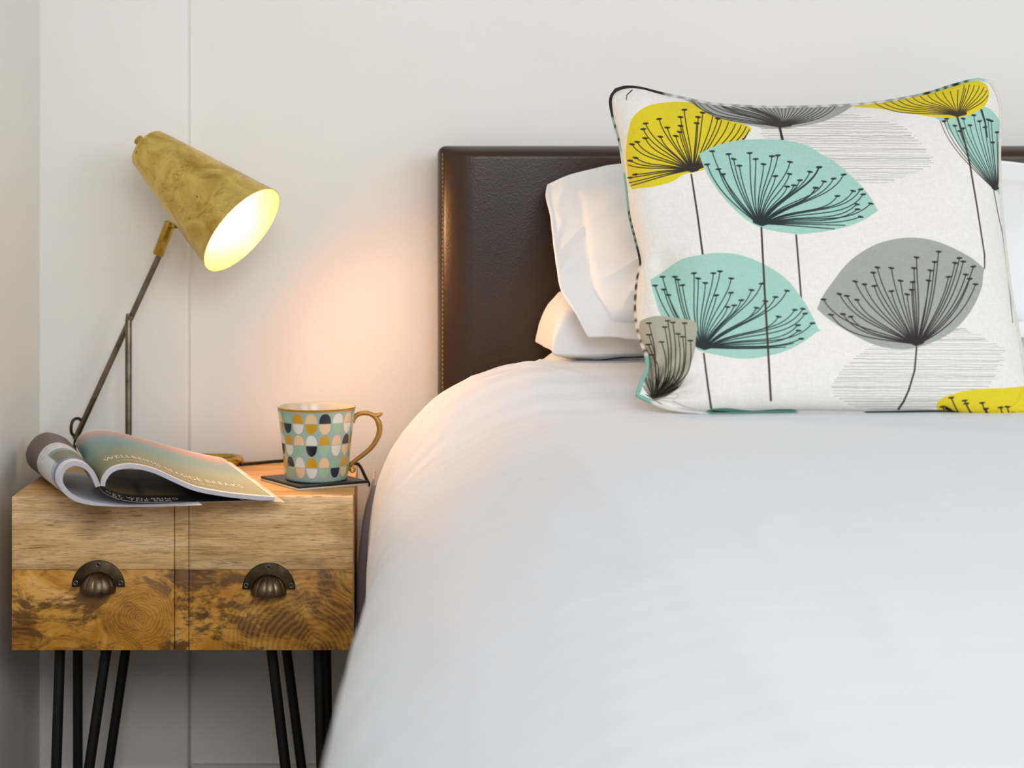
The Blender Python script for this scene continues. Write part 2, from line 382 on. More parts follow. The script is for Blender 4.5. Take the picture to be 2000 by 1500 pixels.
hairpin(2.15, 531, 557, 622, 628); hairpin(2.31, 560, 588, 637, 641)

# ------------------------------------------------------------------ bed
bed = root('bed', (0.72, 1.33, 0), 'double bed with tall brown leather headboard behind the white bedding', 'bed')
HX0 = (857 - CX) / F * 2.36; HT = H + (CY - 283) / F * 2.36
hb = obj('headboard', *box(HX0, HX0 + 1.3, 2.385, 2.424, 0.10, HT - 0.0005, 0.010, 4), M['leather'], bed)
# padded front: rolled edge, then a soft swelling
def hbd(a, b_):
    q = 1 - np.clip(np.minimum(a, b_) / 0.011, 0, 1); f1 = 1 - np.clip(a / 0.055, 0, 1); f2 = 1 - np.clip(b_ / 0.020, 0, 1)
    return 0.0115 * np.sqrt(np.clip(1 - q ** 2, 0, 1)) + 0.022 * (1 - f1 ** 2) * (1 - f2 ** 2)
hxs = np.r_[np.linspace(0, 0.012, 14), np.linspace(0.014, 0.06, 24), np.linspace(0.065, 1.235, 30), np.linspace(1.24, 1.2995, 24)]
hzs = np.r_[np.linspace(0.12, HT - 0.03, 30), np.linspace(HT - 0.028, HT - 0.013, 10), np.linspace(HT - 0.012, HT, 14)]
GX, GZ = np.meshgrid(hxs, hzs)
D_ = hbd(np.minimum(GX, 1.3 - GX), HT - GZ)
ga = np.clip(np.minimum(GX, 1.3 - GX), 0, 0.013); GZ = np.minimum(GZ, HT - 0.013 + np.sqrt(0.013 ** 2 - (0.013 - ga) ** 2))
obj('padded_panel', np.stack([HX0 + GX, 2.3952 - np.minimum(D_ + 0.010, 0.05), GZ], -1).reshape(-1, 3), gridF(len(hxs), len(hzs)), M['leather'], hb, sharp=None)
V = []; Fc = []
z = HT - 0.012
while z > 0.40:
    v_, f_ = tube([Vector((HX0 + 0.0062, 2.3736 - 0.004, z)), Vector((HX0 + 0.0062, 2.3736 - 0.004, z - 0.0045))], 0.0009, 6)
    o0 = len(V); V += v_; Fc += [[i + o0 for i in q] for q in f_]; z -= 0.0068
so = obj('stitching', V, Fc, M['thread'], hb); so['kind'] = 'stuff'
obj('mattress', *box(0.065, 1.355, 0.36, 2.335, 0.34, 0.572, 0.05, 5), M['mattress'], bed)
obj('bed_base', *box(0.055, 1.345, 0.34, 2.35, 0.12, 0.335, 0.02, 3), M['basecloth'], bed)
for (lx, ly) in ((0.10, 0.42), (1.30, 0.42), (0.10, 2.28), (1.30, 2.28)):
    obj('leg', *lathe([(0.0001, 0), (0.02, 0), (0.026, 0.12)], (lx, ly, 0), n=20), M['black'], bed)

# ------------------------------------------------------------------ duvet
far = [(1040, 705), (1000, 712), (940, 728), (900, 745), (857, 770), (828, 795), (800, 825), (778, 853), (760, 882), (746, 913), (735, 945), (724, 1000), (719, 1050), (718, 1120), (719, 1240), (722, 1300), (726, 1340)]
sF = F / 2.15
left = [((x - CX) / sF, H - (y - CY) / sF) for x, y in far][::-1]
prof = left + [(0.30, 0.676), (0.45, 0.678), (0.70, 0.679), (0.95, 0.678), (1.15, 0.672), (1.27, 0.655), (1.35, 0.60), (1.395, 0.52), (1.405, 0.42), (1.40, 0.27)]
nu, nv = 330, 340
pc = catmull(prof, 4000); s_ = np.r_[0, np.cumsum(np.linalg.norm(np.diff(pc, axis=0), axis=1))]
# denser sampling on the left side and edge
tt = np.r_[np.linspace(0, 0.95, 220, endpoint=False), np.linspace(0.95, s_[-1], nu - 220)]
PX_ = np.interp(tt, s_, pc[:, 0]); PZ_ = np.interp(tt, s_, pc[:, 1])
tv = np.linspace(0, 1, nv) ** 1.25
Yv = 2.165 - tv * (2.165 - 0.22)
X = np.repeat(PX_[None], nv, 0); Z = np.repeat(PZ_[None], nv, 0); Yg = np.repeat(Yv[:, None], nu, 1)
topw = sm(0.46, 0.665, Z); leftw = 1 - sm(0.0, 0.10, X); lw2 = 1 - sm(0.0, 0.32, X)
drop = 0.047 * sm(2.07, 1.87, Yg) - 0.006 * sm(1.8, 1.3, Yg)
Z = Z - drop * topw
dX = 0.002 * sm(2.1, 1.85, Yg) - 0.026 * sm(1.62, 1.10, Yg)
X = X + dX * lw2
# rounded head end and foot end
e = sm(2.125, 2.165, Yg); Z -= 0.022 * e ** 2 * topw; X += 0.012 * e ** 2 * leftw
ef = sm(0.42, 0.22, Yg); Z -= 0.30 * ef ** 2 * topw
P = np.stack([X, Yg, Z], -1)
big = fbm(P, 2.6, 1, 2) * 0.005 + fbm(P * np.array([1.0, 0.6, 1.0]), 8.0, 2, 2) * 0.0016
side = fbm(P * np.array([1.0, 1.0, 0.22]), 16.0, 3, 2) * 0.006 * (1 - topw)
cr = (1 - np.abs(fbm(P * np.array([1.0, 0.5, 1.0]), 6.5, 5, 2)) * 3).clip(0, 1) ** 3 * 0.0014
nearpill = sm(1.95, 2.12, Yg) * sm(0.05, 0.2, X)
diag = (1 - np.abs(fbm(P @ np.array([[0.8, 0.6, 0], [-0.6, 0.8, 0], [0, 0, 1]]) * np.array([1, 3, 1]), 5, 8, 2)) * 3).clip(0, 1) ** 3 * 0.004 * nearpill
keep = 1 - 0.7 * sm(1.6, 1.8, Yg) * sm(0.15, 0.35, X)
Z += (big + cr) * topw * keep + diag; X += (side + big * 0.5) * leftw * (1 - 0.75 * sm(1.95, 2.12, Yg))
P = np.stack([X, Yg, Z], -1).reshape(-1, 3)
dv = obj('duvet', P, gridF(nu, nv), M['duvet'], loc=(0.7, 1.2, 0.62), sharp=None)
tag(dv, 'thick white sateen duvet draped over the bed and down its side', 'duvet')
sol = dv.modifiers.new('thickness', 'SOLIDIFY'); sol.thickness = 0.008; sol.offset = 1 
# mauve cloth corner hanging under the duvet
prz = [(0.50, -0.012), (0.465, -0.020), (0.43, -0.0272), (0.38, -0.0322), (0.33, -0.0335), (0.30, -0.0325), (0.289, -0.0295)]
V = []; nz = 30; zc = catmull([(z_, x_) for z_, x_ in prz], nz); 
path = [(0.030, 2.172), (0.016, 2.176), (0.0, 2.182), (0.0, 2.19), (0.002, 2.24), (0.003, 2.33)]
na = 40; plan = catmull([(0.05, 2.172), (0.025, 2.174), (0.006, 2.178), (0.0, 2.188), (0.0, 2.23), (0.001, 2.33)], na)
for j in range(nz):
    z_, x_ = zc[j]
    for i in range(na): V.append((x_ + plan[i, 0] + 0.0007 * math.sin(i * 0.9), plan[i, 1], z_ - 0.004 * (i < 12) * 0))
bl = obj('blanket', np.array(V), gridF(na, nz), M['mauve'], loc=(0, 2.25, 0.4)); 
tag(bl, 'mauve grey cloth edge hanging below the duvet next to the bedside table', 'blanket')
s2 = bl.modifiers.new('thickness', 'SOLIDIFY'); s2.thickness = 0.0025; s2.offset = -1

# ------------------------------------------------------------------ cushions and pillows
def coons(top, bottom, leftc, right, nu, nv):
    T = catmull(top, nu); B = catmull(bottom, nu); Lc = catmull(leftc, nv); R = catmull(right, nv)
    u = np.linspace(0, 1, nu)[None, :, None]; v = np.linspace(0, 1, nv)[:, None, None]
    S = (1 - v) * T[None] + v * B[None] + (1 - u) * Lc[:, None] + u * R[:, None]
    S -= (1 - u) * (1 - v) * T[0] + u * (1 - v) * T[-1] + (1 - u) * v * B[0] + u * v * B[-1]
    return S
def unproj(S, Y):
    return np.stack([(S[..., 0] - CX) / F * Y, Y, H - (S[..., 1] - CY) / F * Y], -1)
# --- print of the scatter cushion: drawn in strokes and leaf shapes on the cloth
def inside(poly, X_, Y_):
    res = np.zeros(X_.shape, bool); n = len(poly)
    for i in range(n):
        x1, y1 = poly[i]; x2, y2 = poly[(i + 1) % n]
        if y1 == y2: continue
        c_ = (y1 > Y_) != (y2 > Y_)
        res ^= c_ & (X_ < (x2 - x1) * (Y_ - y1) / (y2 - y1) + x1)
    return res
def segdist(pl, X_, Y_, w0=None, w1=None):
    d = np.full(X_.shape, 1e9); n = len(pl) - 1
    for i in range(n):
        ax, ay = pl[i]; bx_, by_ = pl[i + 1]; dx, dy = bx_ - ax, by_ - ay; L = dx * dx + dy * dy + 1e-9
        t = np.clip(((X_ - ax) * dx + (Y_ - ay) * dy) / L, 0, 1)
        q = np.hypot(X_ - ax - t * dx, Y_ - ay - t * dy)
        if w0 is not None: q = q - (w0 + (w1 - w0) * (i + t) / n)
        d = np.minimum(d, q)
    return d
class Canvas:
    def __init__(s, S, col):
        s.x = S[..., 0].ravel(); s.y = S[..., 1].ravel(); s.c = np.tile(np.array(lin(col)), (s.x.size, 1))
    def sel(s, x0, x1, y0, y1, base=None):
        if base is None: return np.nonzero((s.x > x0) & (s.x < x1) & (s.y > y0) & (s.y < y1))[0]
        bx_ = s.x[base]; by_ = s.y[base]; return base[(bx_ > x0) & (bx_ < x1) & (by_ > y0) & (by_ < y1)]
    def blend(s, idx, a, col):
        a = a[:, None]; s.c[idx] = s.c[idx] * (1 - a) + np.array(lin(col)) * a
    def poly(s, pts, col, smooth=90):
        p = catmull(pts, smooth, True)[:-1] if smooth else np.array(pts, float)
        idx = s.sel(p[:, 0].min() - 3, p[:, 0].max() + 3, p[:, 1].min() - 3, p[:, 1].max() + 3)
        X_, Y_ = s.x[idx], s.y[idx]; ins = inside(p, X_, Y_); d = segdist(np.vstack([p, p[:1]]), X_, Y_)
        s.blend(idx, np.clip(0.5 + np.where(ins, d, -d), 0, 1), col); return p
    def line(s, pl, w0, w1, col, base=None, al=1.0):
        pl = np.asarray(pl, float); q = max(w0, w1) + 2
        idx = s.sel(pl[:, 0].min() - q, pl[:, 0].max() + q, pl[:, 1].min() - q, pl[:, 1].max() + q, base)
        if len(idx) == 0: return
        d = segdist(pl, s.x[idx], s.y[idx], w0 / 2, w1 / 2)
        s.blend(idx, np.clip(0.5 - d, 0, 1) * al, col)
INK = (38, 28, 30)
def bez(T, Cc, O, n=12):
    t = np.linspace(0, 1, n)[:, None]; T, Cc, O = map(lambda a: np.array(a, float), (T, Cc, O))
    return (1 - t) ** 2 * T + 2 * t * (1 - t) * Cc + t * t * O
def head(cv, O, tips, ink=INK, cap=6.0, w=2.1, kx=0.3, ky=0.85, bare=(), blob=(11, 6), spread=7, fan=(172, 6)):
    xs_ = [t[0] for t in tips] + [t[0] for t in bare] + [O[0]]; ys_ = [t[1] for t in tips] + [t[1] for t in bare] + [O[1]]
    base = cv.sel(min(xs_) - 15, max(xs_) + 15, min(ys_) - 15, max(ys_) + 25)
    rng = random.Random(int(O[0])); al = [(T, k < len(tips)) for k, T in enumerate(list(tips) + list(bare))]
    def ang(T):
        a = math.atan2(O[1] - T[1] + 4, T[0] - O[0]); return a + 2 * PI if a < -PI / 2 else a
    al.sort(key=lambda q: -ang(q[0])); n = len(al); a0, a1 = fan
    for k, (T, capped) in enumerate(al):
        f = k / max(1, n - 1); th = math.radians(a0 + (a1 - a0) * f); th = 0.8 * th + 0.2 * ang(T); d = math.hypot(T[0] - O[0], T[1] - O[1])
        Oo = np.array((O[0] + (f - 0.5) * 2 * spread, O[1] - 1.0)); dr = np.array((math.cos(th), -math.sin(th)))
        uu = np.array((O[0] - T[0], O[1] - T[1])) / (d + 1e-6); e2 = 0.5 * uu + np.array((0, 0.6 * min(1, max(0, (O[1] - T[1]) / 60.0)))); e2 /= np.linalg.norm(e2)
        C1 = Oo + dr * d * 0.42; C2 = np.array(T) + e2 * d * 0.30; t = np.linspace(0, 1, 14)[:, None]
        pl = (1 - t) ** 3 * Oo + 3 * t * (1 - t) ** 2 * C1 + 3 * t * t * (1 - t) * C2 + t ** 3 * np.array(T)
        cv.line(pl, w * 1.2, w, ink, base)
        if capped and cap:
            a = rng.uniform(-0.15, 0.2); c_, s_n = math.cos(a) * cap * 0.75, math.sin(a) * cap * 0.75
            cv.line([(T[0] - c_, T[1] - s_n), (T[0], T[1] - 0.6), (T[0] + c_, T[1] + s_n)], 3.0, 3.0, ink, base)
            cv.line([(T[0] - c_ * .4, T[1] + 0.5), (T[0] + c_ * .4, T[1] + 0.7)], 3.6, 3.6, ink, base)
    cv.line([(O[0] - blob[0], O[1] - blob[1] * 0.7), (O[0], O[1]), (O[0] + blob[0], O[1] - blob[1] * 0.5)], blob[1], blob[1], ink, base)
def z6(p): return [(x / 4.055 + 1180, y / 4.055 + 130) for x, y in p]
def z7(p): return [(x / 4.055 + 1580, y / 4.055 + 130) for x, y in p]
def z8(p): return [(x / 3.948 + 1180, y / 3.948 + 450) for x, y in p]
def z9(p): return [(x / 3.948 + 1580, y / 3.948 + 450) for x, y in p]
def hatch(cv, pts, step=4.4, col=(150, 148, 144), seed=1):
    p = catmull(pts, 120, True)[:-1]; rng = random.Random(seed); y = p[:, 1].min() + 2
    base = cv.sel(p[:, 0].min() - 5, p[:, 0].max() + 5, p[:, 1].min() - 5, p[:, 1].max() + 5)
    while y < p[:, 1].max() - 1:
        xs_ = []
        for i in range(len(p)):
            (x1, y1), (x2, y2) = p[i], p[(i + 1) % len(p)]
            if (y1 > y) != (y2 > y): xs_.append(x1 + (x2 - x1) * (y - y1) / (y2 - y1))
        if len(xs_) >= 2:
            a, b_ = min(xs_) - rng.uniform(0, 10), max(xs_) + rng.uniform(-6, 6); n = max(4, int((b_ - a) / 18)); sl = rng.uniform(-0.012, 0.012) + 0.004
            pl = [(a + (b_ - a) * k / n, y + sl * ((b_ - a) * (k / n - .5)) + rng.uniform(-0.7, 0.7)) for k in range(n + 1)]
            wd = rng.uniform(0.8, 1.7); cv.line(pl, wd, wd * rng.uniform(0.7, 1.2), col, base, rng.uniform(0.55, 0.95))
        y += step * rng.uniform(0.65, 1.3)
YEL = (222, 200, 24); TEAL = (160, 202, 188); GRY = (160, 162, 156)
def paint(S):
    cv = Canvas(S, (232, 228, 220))
    # corner marks
    cv.line(z6([(175, 265), (180, 225), (220, 188)]), 1.5, 2.5, INK)
    # hatched leaves
    hatch(cv, [(1490, 252), (1545, 240), (1600, 230)] + z7([(200, 380), (400, 385), (600, 430), (750, 490), (850, 580), (975, 745), (850, 830), (650, 905), (430, 930)]) + [(1600, 330), (1520, 290)], seed=3)
    hatch(cv, z9([(520, 890), (300, 1060), (190, 1230), (300, 1320), (450, 1372), (900, 1395), (1300, 1240), (1430, 1170), (1480, 1000), (1495, 910), (1400, 850), (1200, 760), (1060, 770)]), seed=5)
    # yellow, top left
    cv.poly(z6([(200, 470), (230, 400), (290, 340), (380, 300), (500, 283), (640, 280), (740, 300), (900, 390), (1158, 478), (1120, 545), (1060, 600), (960, 660), (800, 810), (640, 852), (540, 910), (400, 950), (280, 962), (210, 962), (180, 800), (172, 660)]), YEL)
    head(cv, (1351, 334), z6([(220, 615), (262, 597), (325, 567), (310, 495), (328, 450), (435, 415), (445, 555), (500, 483), (568, 550), (598, 518), (605, 470), (605, 400), (635, 342), (733, 448), (745, 400), (780, 365), (900, 412), (205, 745), (248, 722), (245, 855), (205, 880)]), fan=(190, 22), kx=0.28, ky=0.75,
         bare=z6([(860, 390), (930, 425), (985, 440), (1040, 455), (1085, 468), (1125, 478), (1150, 500), (1135, 530), (200, 920), (215, 942), (190, 780), (1100, 570)]))
    # grey, top edge
    cv.poly(z6([(600, 225), (690, 290), (740, 315), (900, 402), (1100, 452), (1250, 485), (1390, 495), (1520, 480), (1700, 445), (1820, 400), (1940, 330), (1960, 270), (1400, 280), (900, 250)]), GRY)
    tp = [(1345 + i * 7.6, 190 + 0.12 * i * 1.6 + 6 * math.sin(i)) for i in range(15)] + [(1463 + i * 9.0, 206) for i in range(20)]
    head(cv, (1524, 247), [], bare=tp, fan=(176, 6), kx=0.35, ky=0.95, w=1.6, blob=(20, 5), ink=(50, 44, 42))
    cv.line([(1523, 250), (1529, 276)], 5, 5.5, INK)
    # stems
    cv.line(z6([(690, 855), (740, 1180), (782, 1500)]), 3.6, 4.2, (62, 42, 44))
    cv.line([(1555, 459), (1560, 520), (1565, 584)], 3.6, 3.6, (62, 42, 44))
    # yellow, top right + teal behind it
    cv.poly(z7([(1000, 395), (1200, 330), (1390, 318), (1480, 385), (1530, 500), (1540, 800), (1530, 1060), (1505, 1010), (1440, 932), (1270, 742), (1150, 562), (1060, 442)]), TEAL)
    head(cv, (1944, 370), z7([(1070, 432), (1090, 412), (1155, 468), (1195, 510), (1218, 490), (1222, 412), (1275, 465), (1305, 385), (1350, 432), (1420, 420), (1445, 430), (1395, 480), (1455, 600), (1490, 520)]), fan=(138, 70), spread=3, kx=0.1, ky=0.5, w=1.5, cap=4.5, blob=(5, 5), bare=z7([(1500, 600), (1500, 700), (1497, 800), (1040, 430)]))
    cv.poly(z7([(345, 312), (600, 262), (850, 205), (1100, 150), (1300, 108), (1392, 135), (1428, 200), (1402, 300), (1320, 362), (1200, 402), (1000, 402), (700, 352), (500, 328)]), YEL)
    tp = z7([(520 + 60 * i, 290 - 9.5 * i) for i in range(13)] + [(1230, 150), (1270, 145), (1310, 150), (1350, 155), (1385, 165), (1410, 190), (1418, 230)])
    head(cv, (1869, 225), [], bare=tp, fan=(178, 30), kx=0.25, ky=0.95, w=1.7, blob=(16, 7), ink=(60, 44, 26))
    cv.line(z7([(1175, 400), (1240, 620), (1272, 760), (1330, 1100), (1392, 1500)]), 4.2, 3.0, (62, 42, 44)); cv.line([(1923, 499), (1923, 524)], 3.2, 2.6, (62, 42, 44))
    cv.line(z7([(1365, 345), (1395, 440), (1412, 560)]), 4.5, 2.5, (40, 36, 38))
    cv.line([(1941, 372), (1950, 421), (1958, 455), (1969, 540), (1978, 630)], 1.8, 1.4, (62, 42, 44))
    # teal, lower left
    cv.poly(z8([(355, 378), (355, 378), (430, 335), (590, 225), (750, 188), (900, 172), (1050, 190), (1230, 260), (1400, 370), (1530, 530), (1600, 650), (1657, 772), (1657, 772), (1500, 882), (1330, 952), (1100, 990), (900, 967), (700, 912), (560, 800), (450, 680), (385, 500)]), TEAL)
    head(cv, (1376, 680), z8([(392, 425), (450, 358), (460, 455), (495, 497), (545, 358), (567, 378), (603, 422), (692, 330), (725, 370), (780, 405), (842, 330), (893, 315), (980, 370), (865, 500), (978, 480), (952, 590), (1003, 578), (1057, 538), (1137, 460), (1215, 410), (1243, 545), (1175, 597), (1322, 513), (1410, 465), (1345, 665), (1470, 612), (1533, 605), (1550, 640), (1495, 730), (1500, 772), (1607, 715), (1520, 835)]), ink=(24, 40, 40), blob=(14, 8), fan=(150, -4),
         bare=z8([(1460, 870), (1400, 900)]))
    cv.line(z8([(768, 950), (800, 1200), (830, 1405)]), 3.6, 4.4, (62, 42, 44))
    # teal, main
    cv.poly(z6([(753, 690), (753, 690), (900, 622), (1100, 580), (1400, 580), (1600, 622)]) + z7([(90, 690), (200, 750), (350, 880), (470, 1010), (546, 1140), (546, 1140), (430, 1217), (250, 1282), (0, 1322)]) + z6([(1480, 1322), (1230, 1272), (1050, 1150), (900, 980), (800, 820)]), TEAL)
    head(cv, (1488, 438), z6([(855, 670), (815, 775), (905, 812), (942, 852), (985, 693), (1025, 732), (1070, 785), (1152, 685), (1200, 732), (1262, 773), (1328, 710), (1375, 703), (1472, 755), (1357, 867), (1468, 850), (1450, 950), (1503, 940), (1550, 900), (1630, 833), (1675, 960), (1700, 795)]) + z7([(83, 797), (55, 960), (120, 910), (195, 887), (275, 855), (225, 1025), (350, 985), (410, 972), (430, 1012), (380, 1090), (385, 1130), (490, 1085), (410, 1190)]), ink=(24, 40, 40), blob=(14, 8), fan=(146, -4), bare=[(1650, 440), (1630, 447)])
    cv.line([(1487, 445), (1493, 560), (1500, 680), (1505.6, 782)], 4.0, 4.4, (62, 36, 40))
    # grey, right
    cv.poly(z9([(62, 605), (62, 605), (110, 500), (180, 400), (300, 250), (450, 140), (600, 80), (780, 55), (950, 75), (1100, 130), (1250, 210), (1350, 292), (1350, 292), (1340, 380), (1330, 450), (1250, 620), (1130, 760), (1000, 842), (820, 907), (650, 912), (480, 872), (300, 780), (150, 682)]), GRY)
    head(cv, (1789, 672), z9([(112, 532), (170, 650), (235, 490), (262, 645), (293, 505), (322, 665), (357, 393), (370, 535), (428, 415), (495, 325), (503, 428), (527, 285), (635, 290), (635, 468), (706, 388), (757, 493), (792, 458), (800, 397), (810, 290), (830, 208), (937, 308), (923, 387), (970, 243), (1000, 163), (1076, 358), (1127, 250), (1160, 213), (1190, 240), (1210, 340), (1240, 373), (1268, 278), (1285, 415)]), fan=(176, 22), blob=(12, 8), ky=0.75, kx=0.22)
    cv.line(z9([(830, 900), (815, 1080), (770, 1230), (730, 1320), (690, 1378)]), 3.4, 4.4, (40, 34, 38))
    # yellow, bottom right
    cv.poly(z9([(985, 1360), (1010, 1305), (1080, 1270), (1250, 1230), (1500, 1215), (1900, 1215), (1950, 1500), (1300, 1500), (1050, 1450)]), YEL)
    head(cv, (1990, 905), z9([(1097, 1290), (1200, 1312), (1213, 1335), (1335, 1330), (1365, 1375), (1478, 1365), (1530, 1360), (1580, 1405), (1640, 1400), (1030, 1360)]), kx=-0.15, ky=0.3, blob=(4, 4), w=2.8)
    cv.line(z9([(1060, 1370), (1110, 1400), (1230, 1425), (1400, 1440)]), 7, 3, (24, 20, 20))
    # grey, bottom left corner
    cv.poly(z8([(272, 720), (300, 688), (400, 660), (560, 675), (707, 712), (706, 850), (690, 960), (640, 1100), (595, 1190), (520, 1260), (400, 1312), (300, 1330), (200, 1300), (230, 1160), (300, 1060), (300, 960), (265, 850)]), (172, 166, 148))
    O = (1283, 770)
    base = cv.sel(1235, 1370, 610, 800)
    for T in z8([(345, 715), (345, 805), (340, 880), (370, 960), (443, 860), (467, 745), (490, 697), (530, 710), (570, 798), (605, 820), (620, 715), (665, 850)]):
        k = (T[0] - 1250) / 100.0; mid = (1268 + k * 76, 728); pl = catmull([T, ((T[0] + mid[0]) / 2 + 4, (T[1] + mid[1]) / 2), mid, ((mid[0] + O[0]) / 2 + k * 6, 753), O], 14)
        cv.line(pl, 1.9, 2.6, (48, 36, 26), base); cv.line([(T[0] - 4, T[1]), (T[0] + 4, T[1])], 3.2, 3.2, (48, 36, 26), base)
    for q in range(20):
        a = (1262 + q * 3.6, 735 + (q % 5) * 3); cv.line(bez(a, (a[0] + 2, 757), (O[0] - 12 + q * 1.0, O[1] + 2)), 1.6, 2.6, (56, 40, 22), base, 0.8)
    cv.line([(1250, 772), (1275, 776), (1300, 771), (1322, 757)], 7, 5, (34, 26, 20), base, 0.9)
    cv.line([(1281, 786), (1285, 795)], 3, 3, INK)
    # green leaf just turning under the bottom edge
    cv.poly([(1385, 800), (1420, 797), (1470, 802), (1520, 799), (1555, 801), (1540, 812), (1390, 812)], (96, 140, 124))
    cv.line([(1392, 803), (1425, 805)], 4, 2, INK)
    return cv.c
top = [(1203, 176), (1222, 171), (1250, 173), (1290, 183), (1340, 194), (1400, 205), (1500, 210.5), (1600, 209), (1700, 203), (1800, 186), (1860, 168), (1905, 157), (1935, 161)]
leftc = [(1203, 176), (1193, 195), (1199, 232), (1209, 268), (1215, 300), (1224, 360), (1231, 420), (1243, 470), (1252, 512), (1246, 545), (1242, 590), (1244, 630), (1252, 665), (1262, 692), (1264, 722), (1252, 748), (1245, 772)]
right = [(1935, 161), (1950, 195), (1953, 240), (1951, 300), (1953, 380), (1962, 480), (1975, 580), (1990, 660), (2003, 740), (2012, 805)]
bottom = [(1245, 772), (1266, 782), (1300, 796), (1345, 803), (1400, 806), (1500, 803), (1600, 803), (1700, 804), (1830, 802), (1880, 808), (1940, 810), (2012, 805)]
CT, CB = 2.10, 1.885
cu = root('scatter_cushion', (0.6, 1.93, 0.64), 'square cushion printed with teal, yellow and grey dandelion heads on white linen', 'cushion')
def cushY(u, v, outx): return CT + (CB - CT) * v
def bulge(u, v, k=0.062):
    a = (1 - np.abs(2 * u - 1) ** 3.2); b_ = (1 - np.abs(2 * v - 1) ** 3.2)
    return k * (np.clip(a * b_, 0, 1)) ** 0.55
nu, nv = 860, 720
S = coons(top, bottom, leftc, right, nu, nv)
u = np.linspace(0, 1, nu)[None, :].repeat(nv, 0); v = np.linspace(0, 1, nv)[:, None].repeat(nu, 1)
Yc = CT + (CB - CT) * v
Bf = bulge(u, v)
# puckers: gathers near the bottom left ear, folds along the top edge, soft creases
ear = np.exp(-(((S[..., 0] - 1290) / 55) ** 2 + ((S[..., 1] - 735) / 45) ** 2))
ang = np.arctan2(S[..., 1] - 778, S[..., 0] - 1275)
Bf += ear * (0.006 * np.sin(ang * 16) - 0.016 + 0.010 * np.sin((S[..., 1] - 700) / 16.0))
Bf += 0.0022 * np.sin(S[..., 0] / 17.0 + S[..., 1] / 60) * np.exp(-((v - 0.03) / 0.05) ** 2)
Bf += 0.004 * np.exp(-((S[..., 0] - 1262 - (S[..., 1] - 520) * 0.12) / 16) ** 2) * np.exp(-((S[..., 1] - 560) / 60) ** 2)
Bf -= 0.010 * np.exp(-((S[..., 0] - 1290 - np.abs(S[..., 1] - 520) * 0.4) / 30) ** 2) * np.exp(-((S[..., 1] - 520) / 30) ** 2)
lw = np.stack([S[..., 0] / 160, S[..., 1] / 160, 0 * v], -1)
sub = fbm(lw[::8, ::8], 1.0, 4, 3); 
from_i = np.arange(nv) / 8; to_j = np.arange(nu) / 8
def up(a):
    r0 = np.array([np.interp(to_j, np.arange(a.shape[1]), row) for row in a]); return np.array([np.interp(from_i, np.arange(a.shape[0]), r0[:, k]) for k in range(nu)]).T
Bf += 0.0035 * up(sub) * (Bf > 0.01)
colr = paint(S)
obj('front_panel', unproj(S, Yc - Bf).reshape(-1, 3), gridF(nu, nv, flip=True), M['cushion'], cu, col=colr, sharp=None)
Sb = coons(top, bottom, leftc, right, 70, 60); ub = np.linspace(0, 1, 70)[None, :].repeat(60, 0); vb = np.linspace(0, 1, 60)[:, None].repeat(70, 1)
Yb = CT + (CB - CT) * vb
obj('back_panel', (unproj(Sb, Yb) + np.stack([0 * ub, bulge(ub, vb, 0.05), 0 * ub], -1)).reshape(-1, 3), gridF(70, 60), M['pillowcase'], cu)
# piping round the seam, in short lengths of differently printed cloth
def piping():
    T = catmull(top, 90)[:-1]; R = catmull(right, 80)[:-1]; B = catmull(bottom, 90)[::-1][:-1]; Lf = catmull(leftc, 90)[::-1][:-1]
    out = []
    for arr, f in ((T, lambda k, n: CT), (R, lambda k, n: CT + (CB - CT) * k / n), (B, lambda k, n: CB), (Lf, lambda k, n: CB + (CT - CB) * k / n)):
        for k, p in enumerate(arr): out.append((U(p[0], p[1], f(k, len(arr) - 1) - 0.001), p))
    V, Fc = tube([p for p, _ in out], 0.0027, 10, closed=True)
    cols = []
    for _, (x, y) in out:
        c = (214, 210, 200)
        if y < 215 and x < 1300: c = (24, 20, 22) if not (1196 < x < 1204) else (40, 34, 34)
        elif x < 1225 and y < 300: c = (24, 22, 24) if int(y / 9) % 3 == 0 or y < 232 else (150, 182, 168)
        elif x < 1245 and 340 < y < 410: c = (126, 176, 158)
        elif x < 1260 and 410 < y < 520: c = (28, 28, 28) if int(y / 7) % 2 or y > 490 else (110, 160, 142)
        elif x < 1262 and 520 <= y < 690: c = (70, 52, 48) if int(y / 5) % 2 else (226, 216, 200)
        elif x < 1270 and y >= 700: c = (124, 178, 160)
        elif y < 215 and x < 1790: c = (206, 204, 198) if int(x / 6) % 2 else (150, 148, 144)
        elif y < 200 and x < 1895: c = (26, 26, 26) if int(x / 7) % 2 else (150, 190, 170)
        elif y < 200 and x < 1925: c = (150, 196, 178)
        elif y > 780 and (1385 < x < 1560): c = (96, 142, 124)
        elif y > 780 and (1690 < x < 1900): c = (30, 44, 40)
        elif y > 780 and x > 1850: c = (200, 176, 20)
        cols += [lin(c)] * 10
    obj('piping', V, np.array(Fc), M['cushion'], cu, col=np.array(cols), sharp=None)
piping()

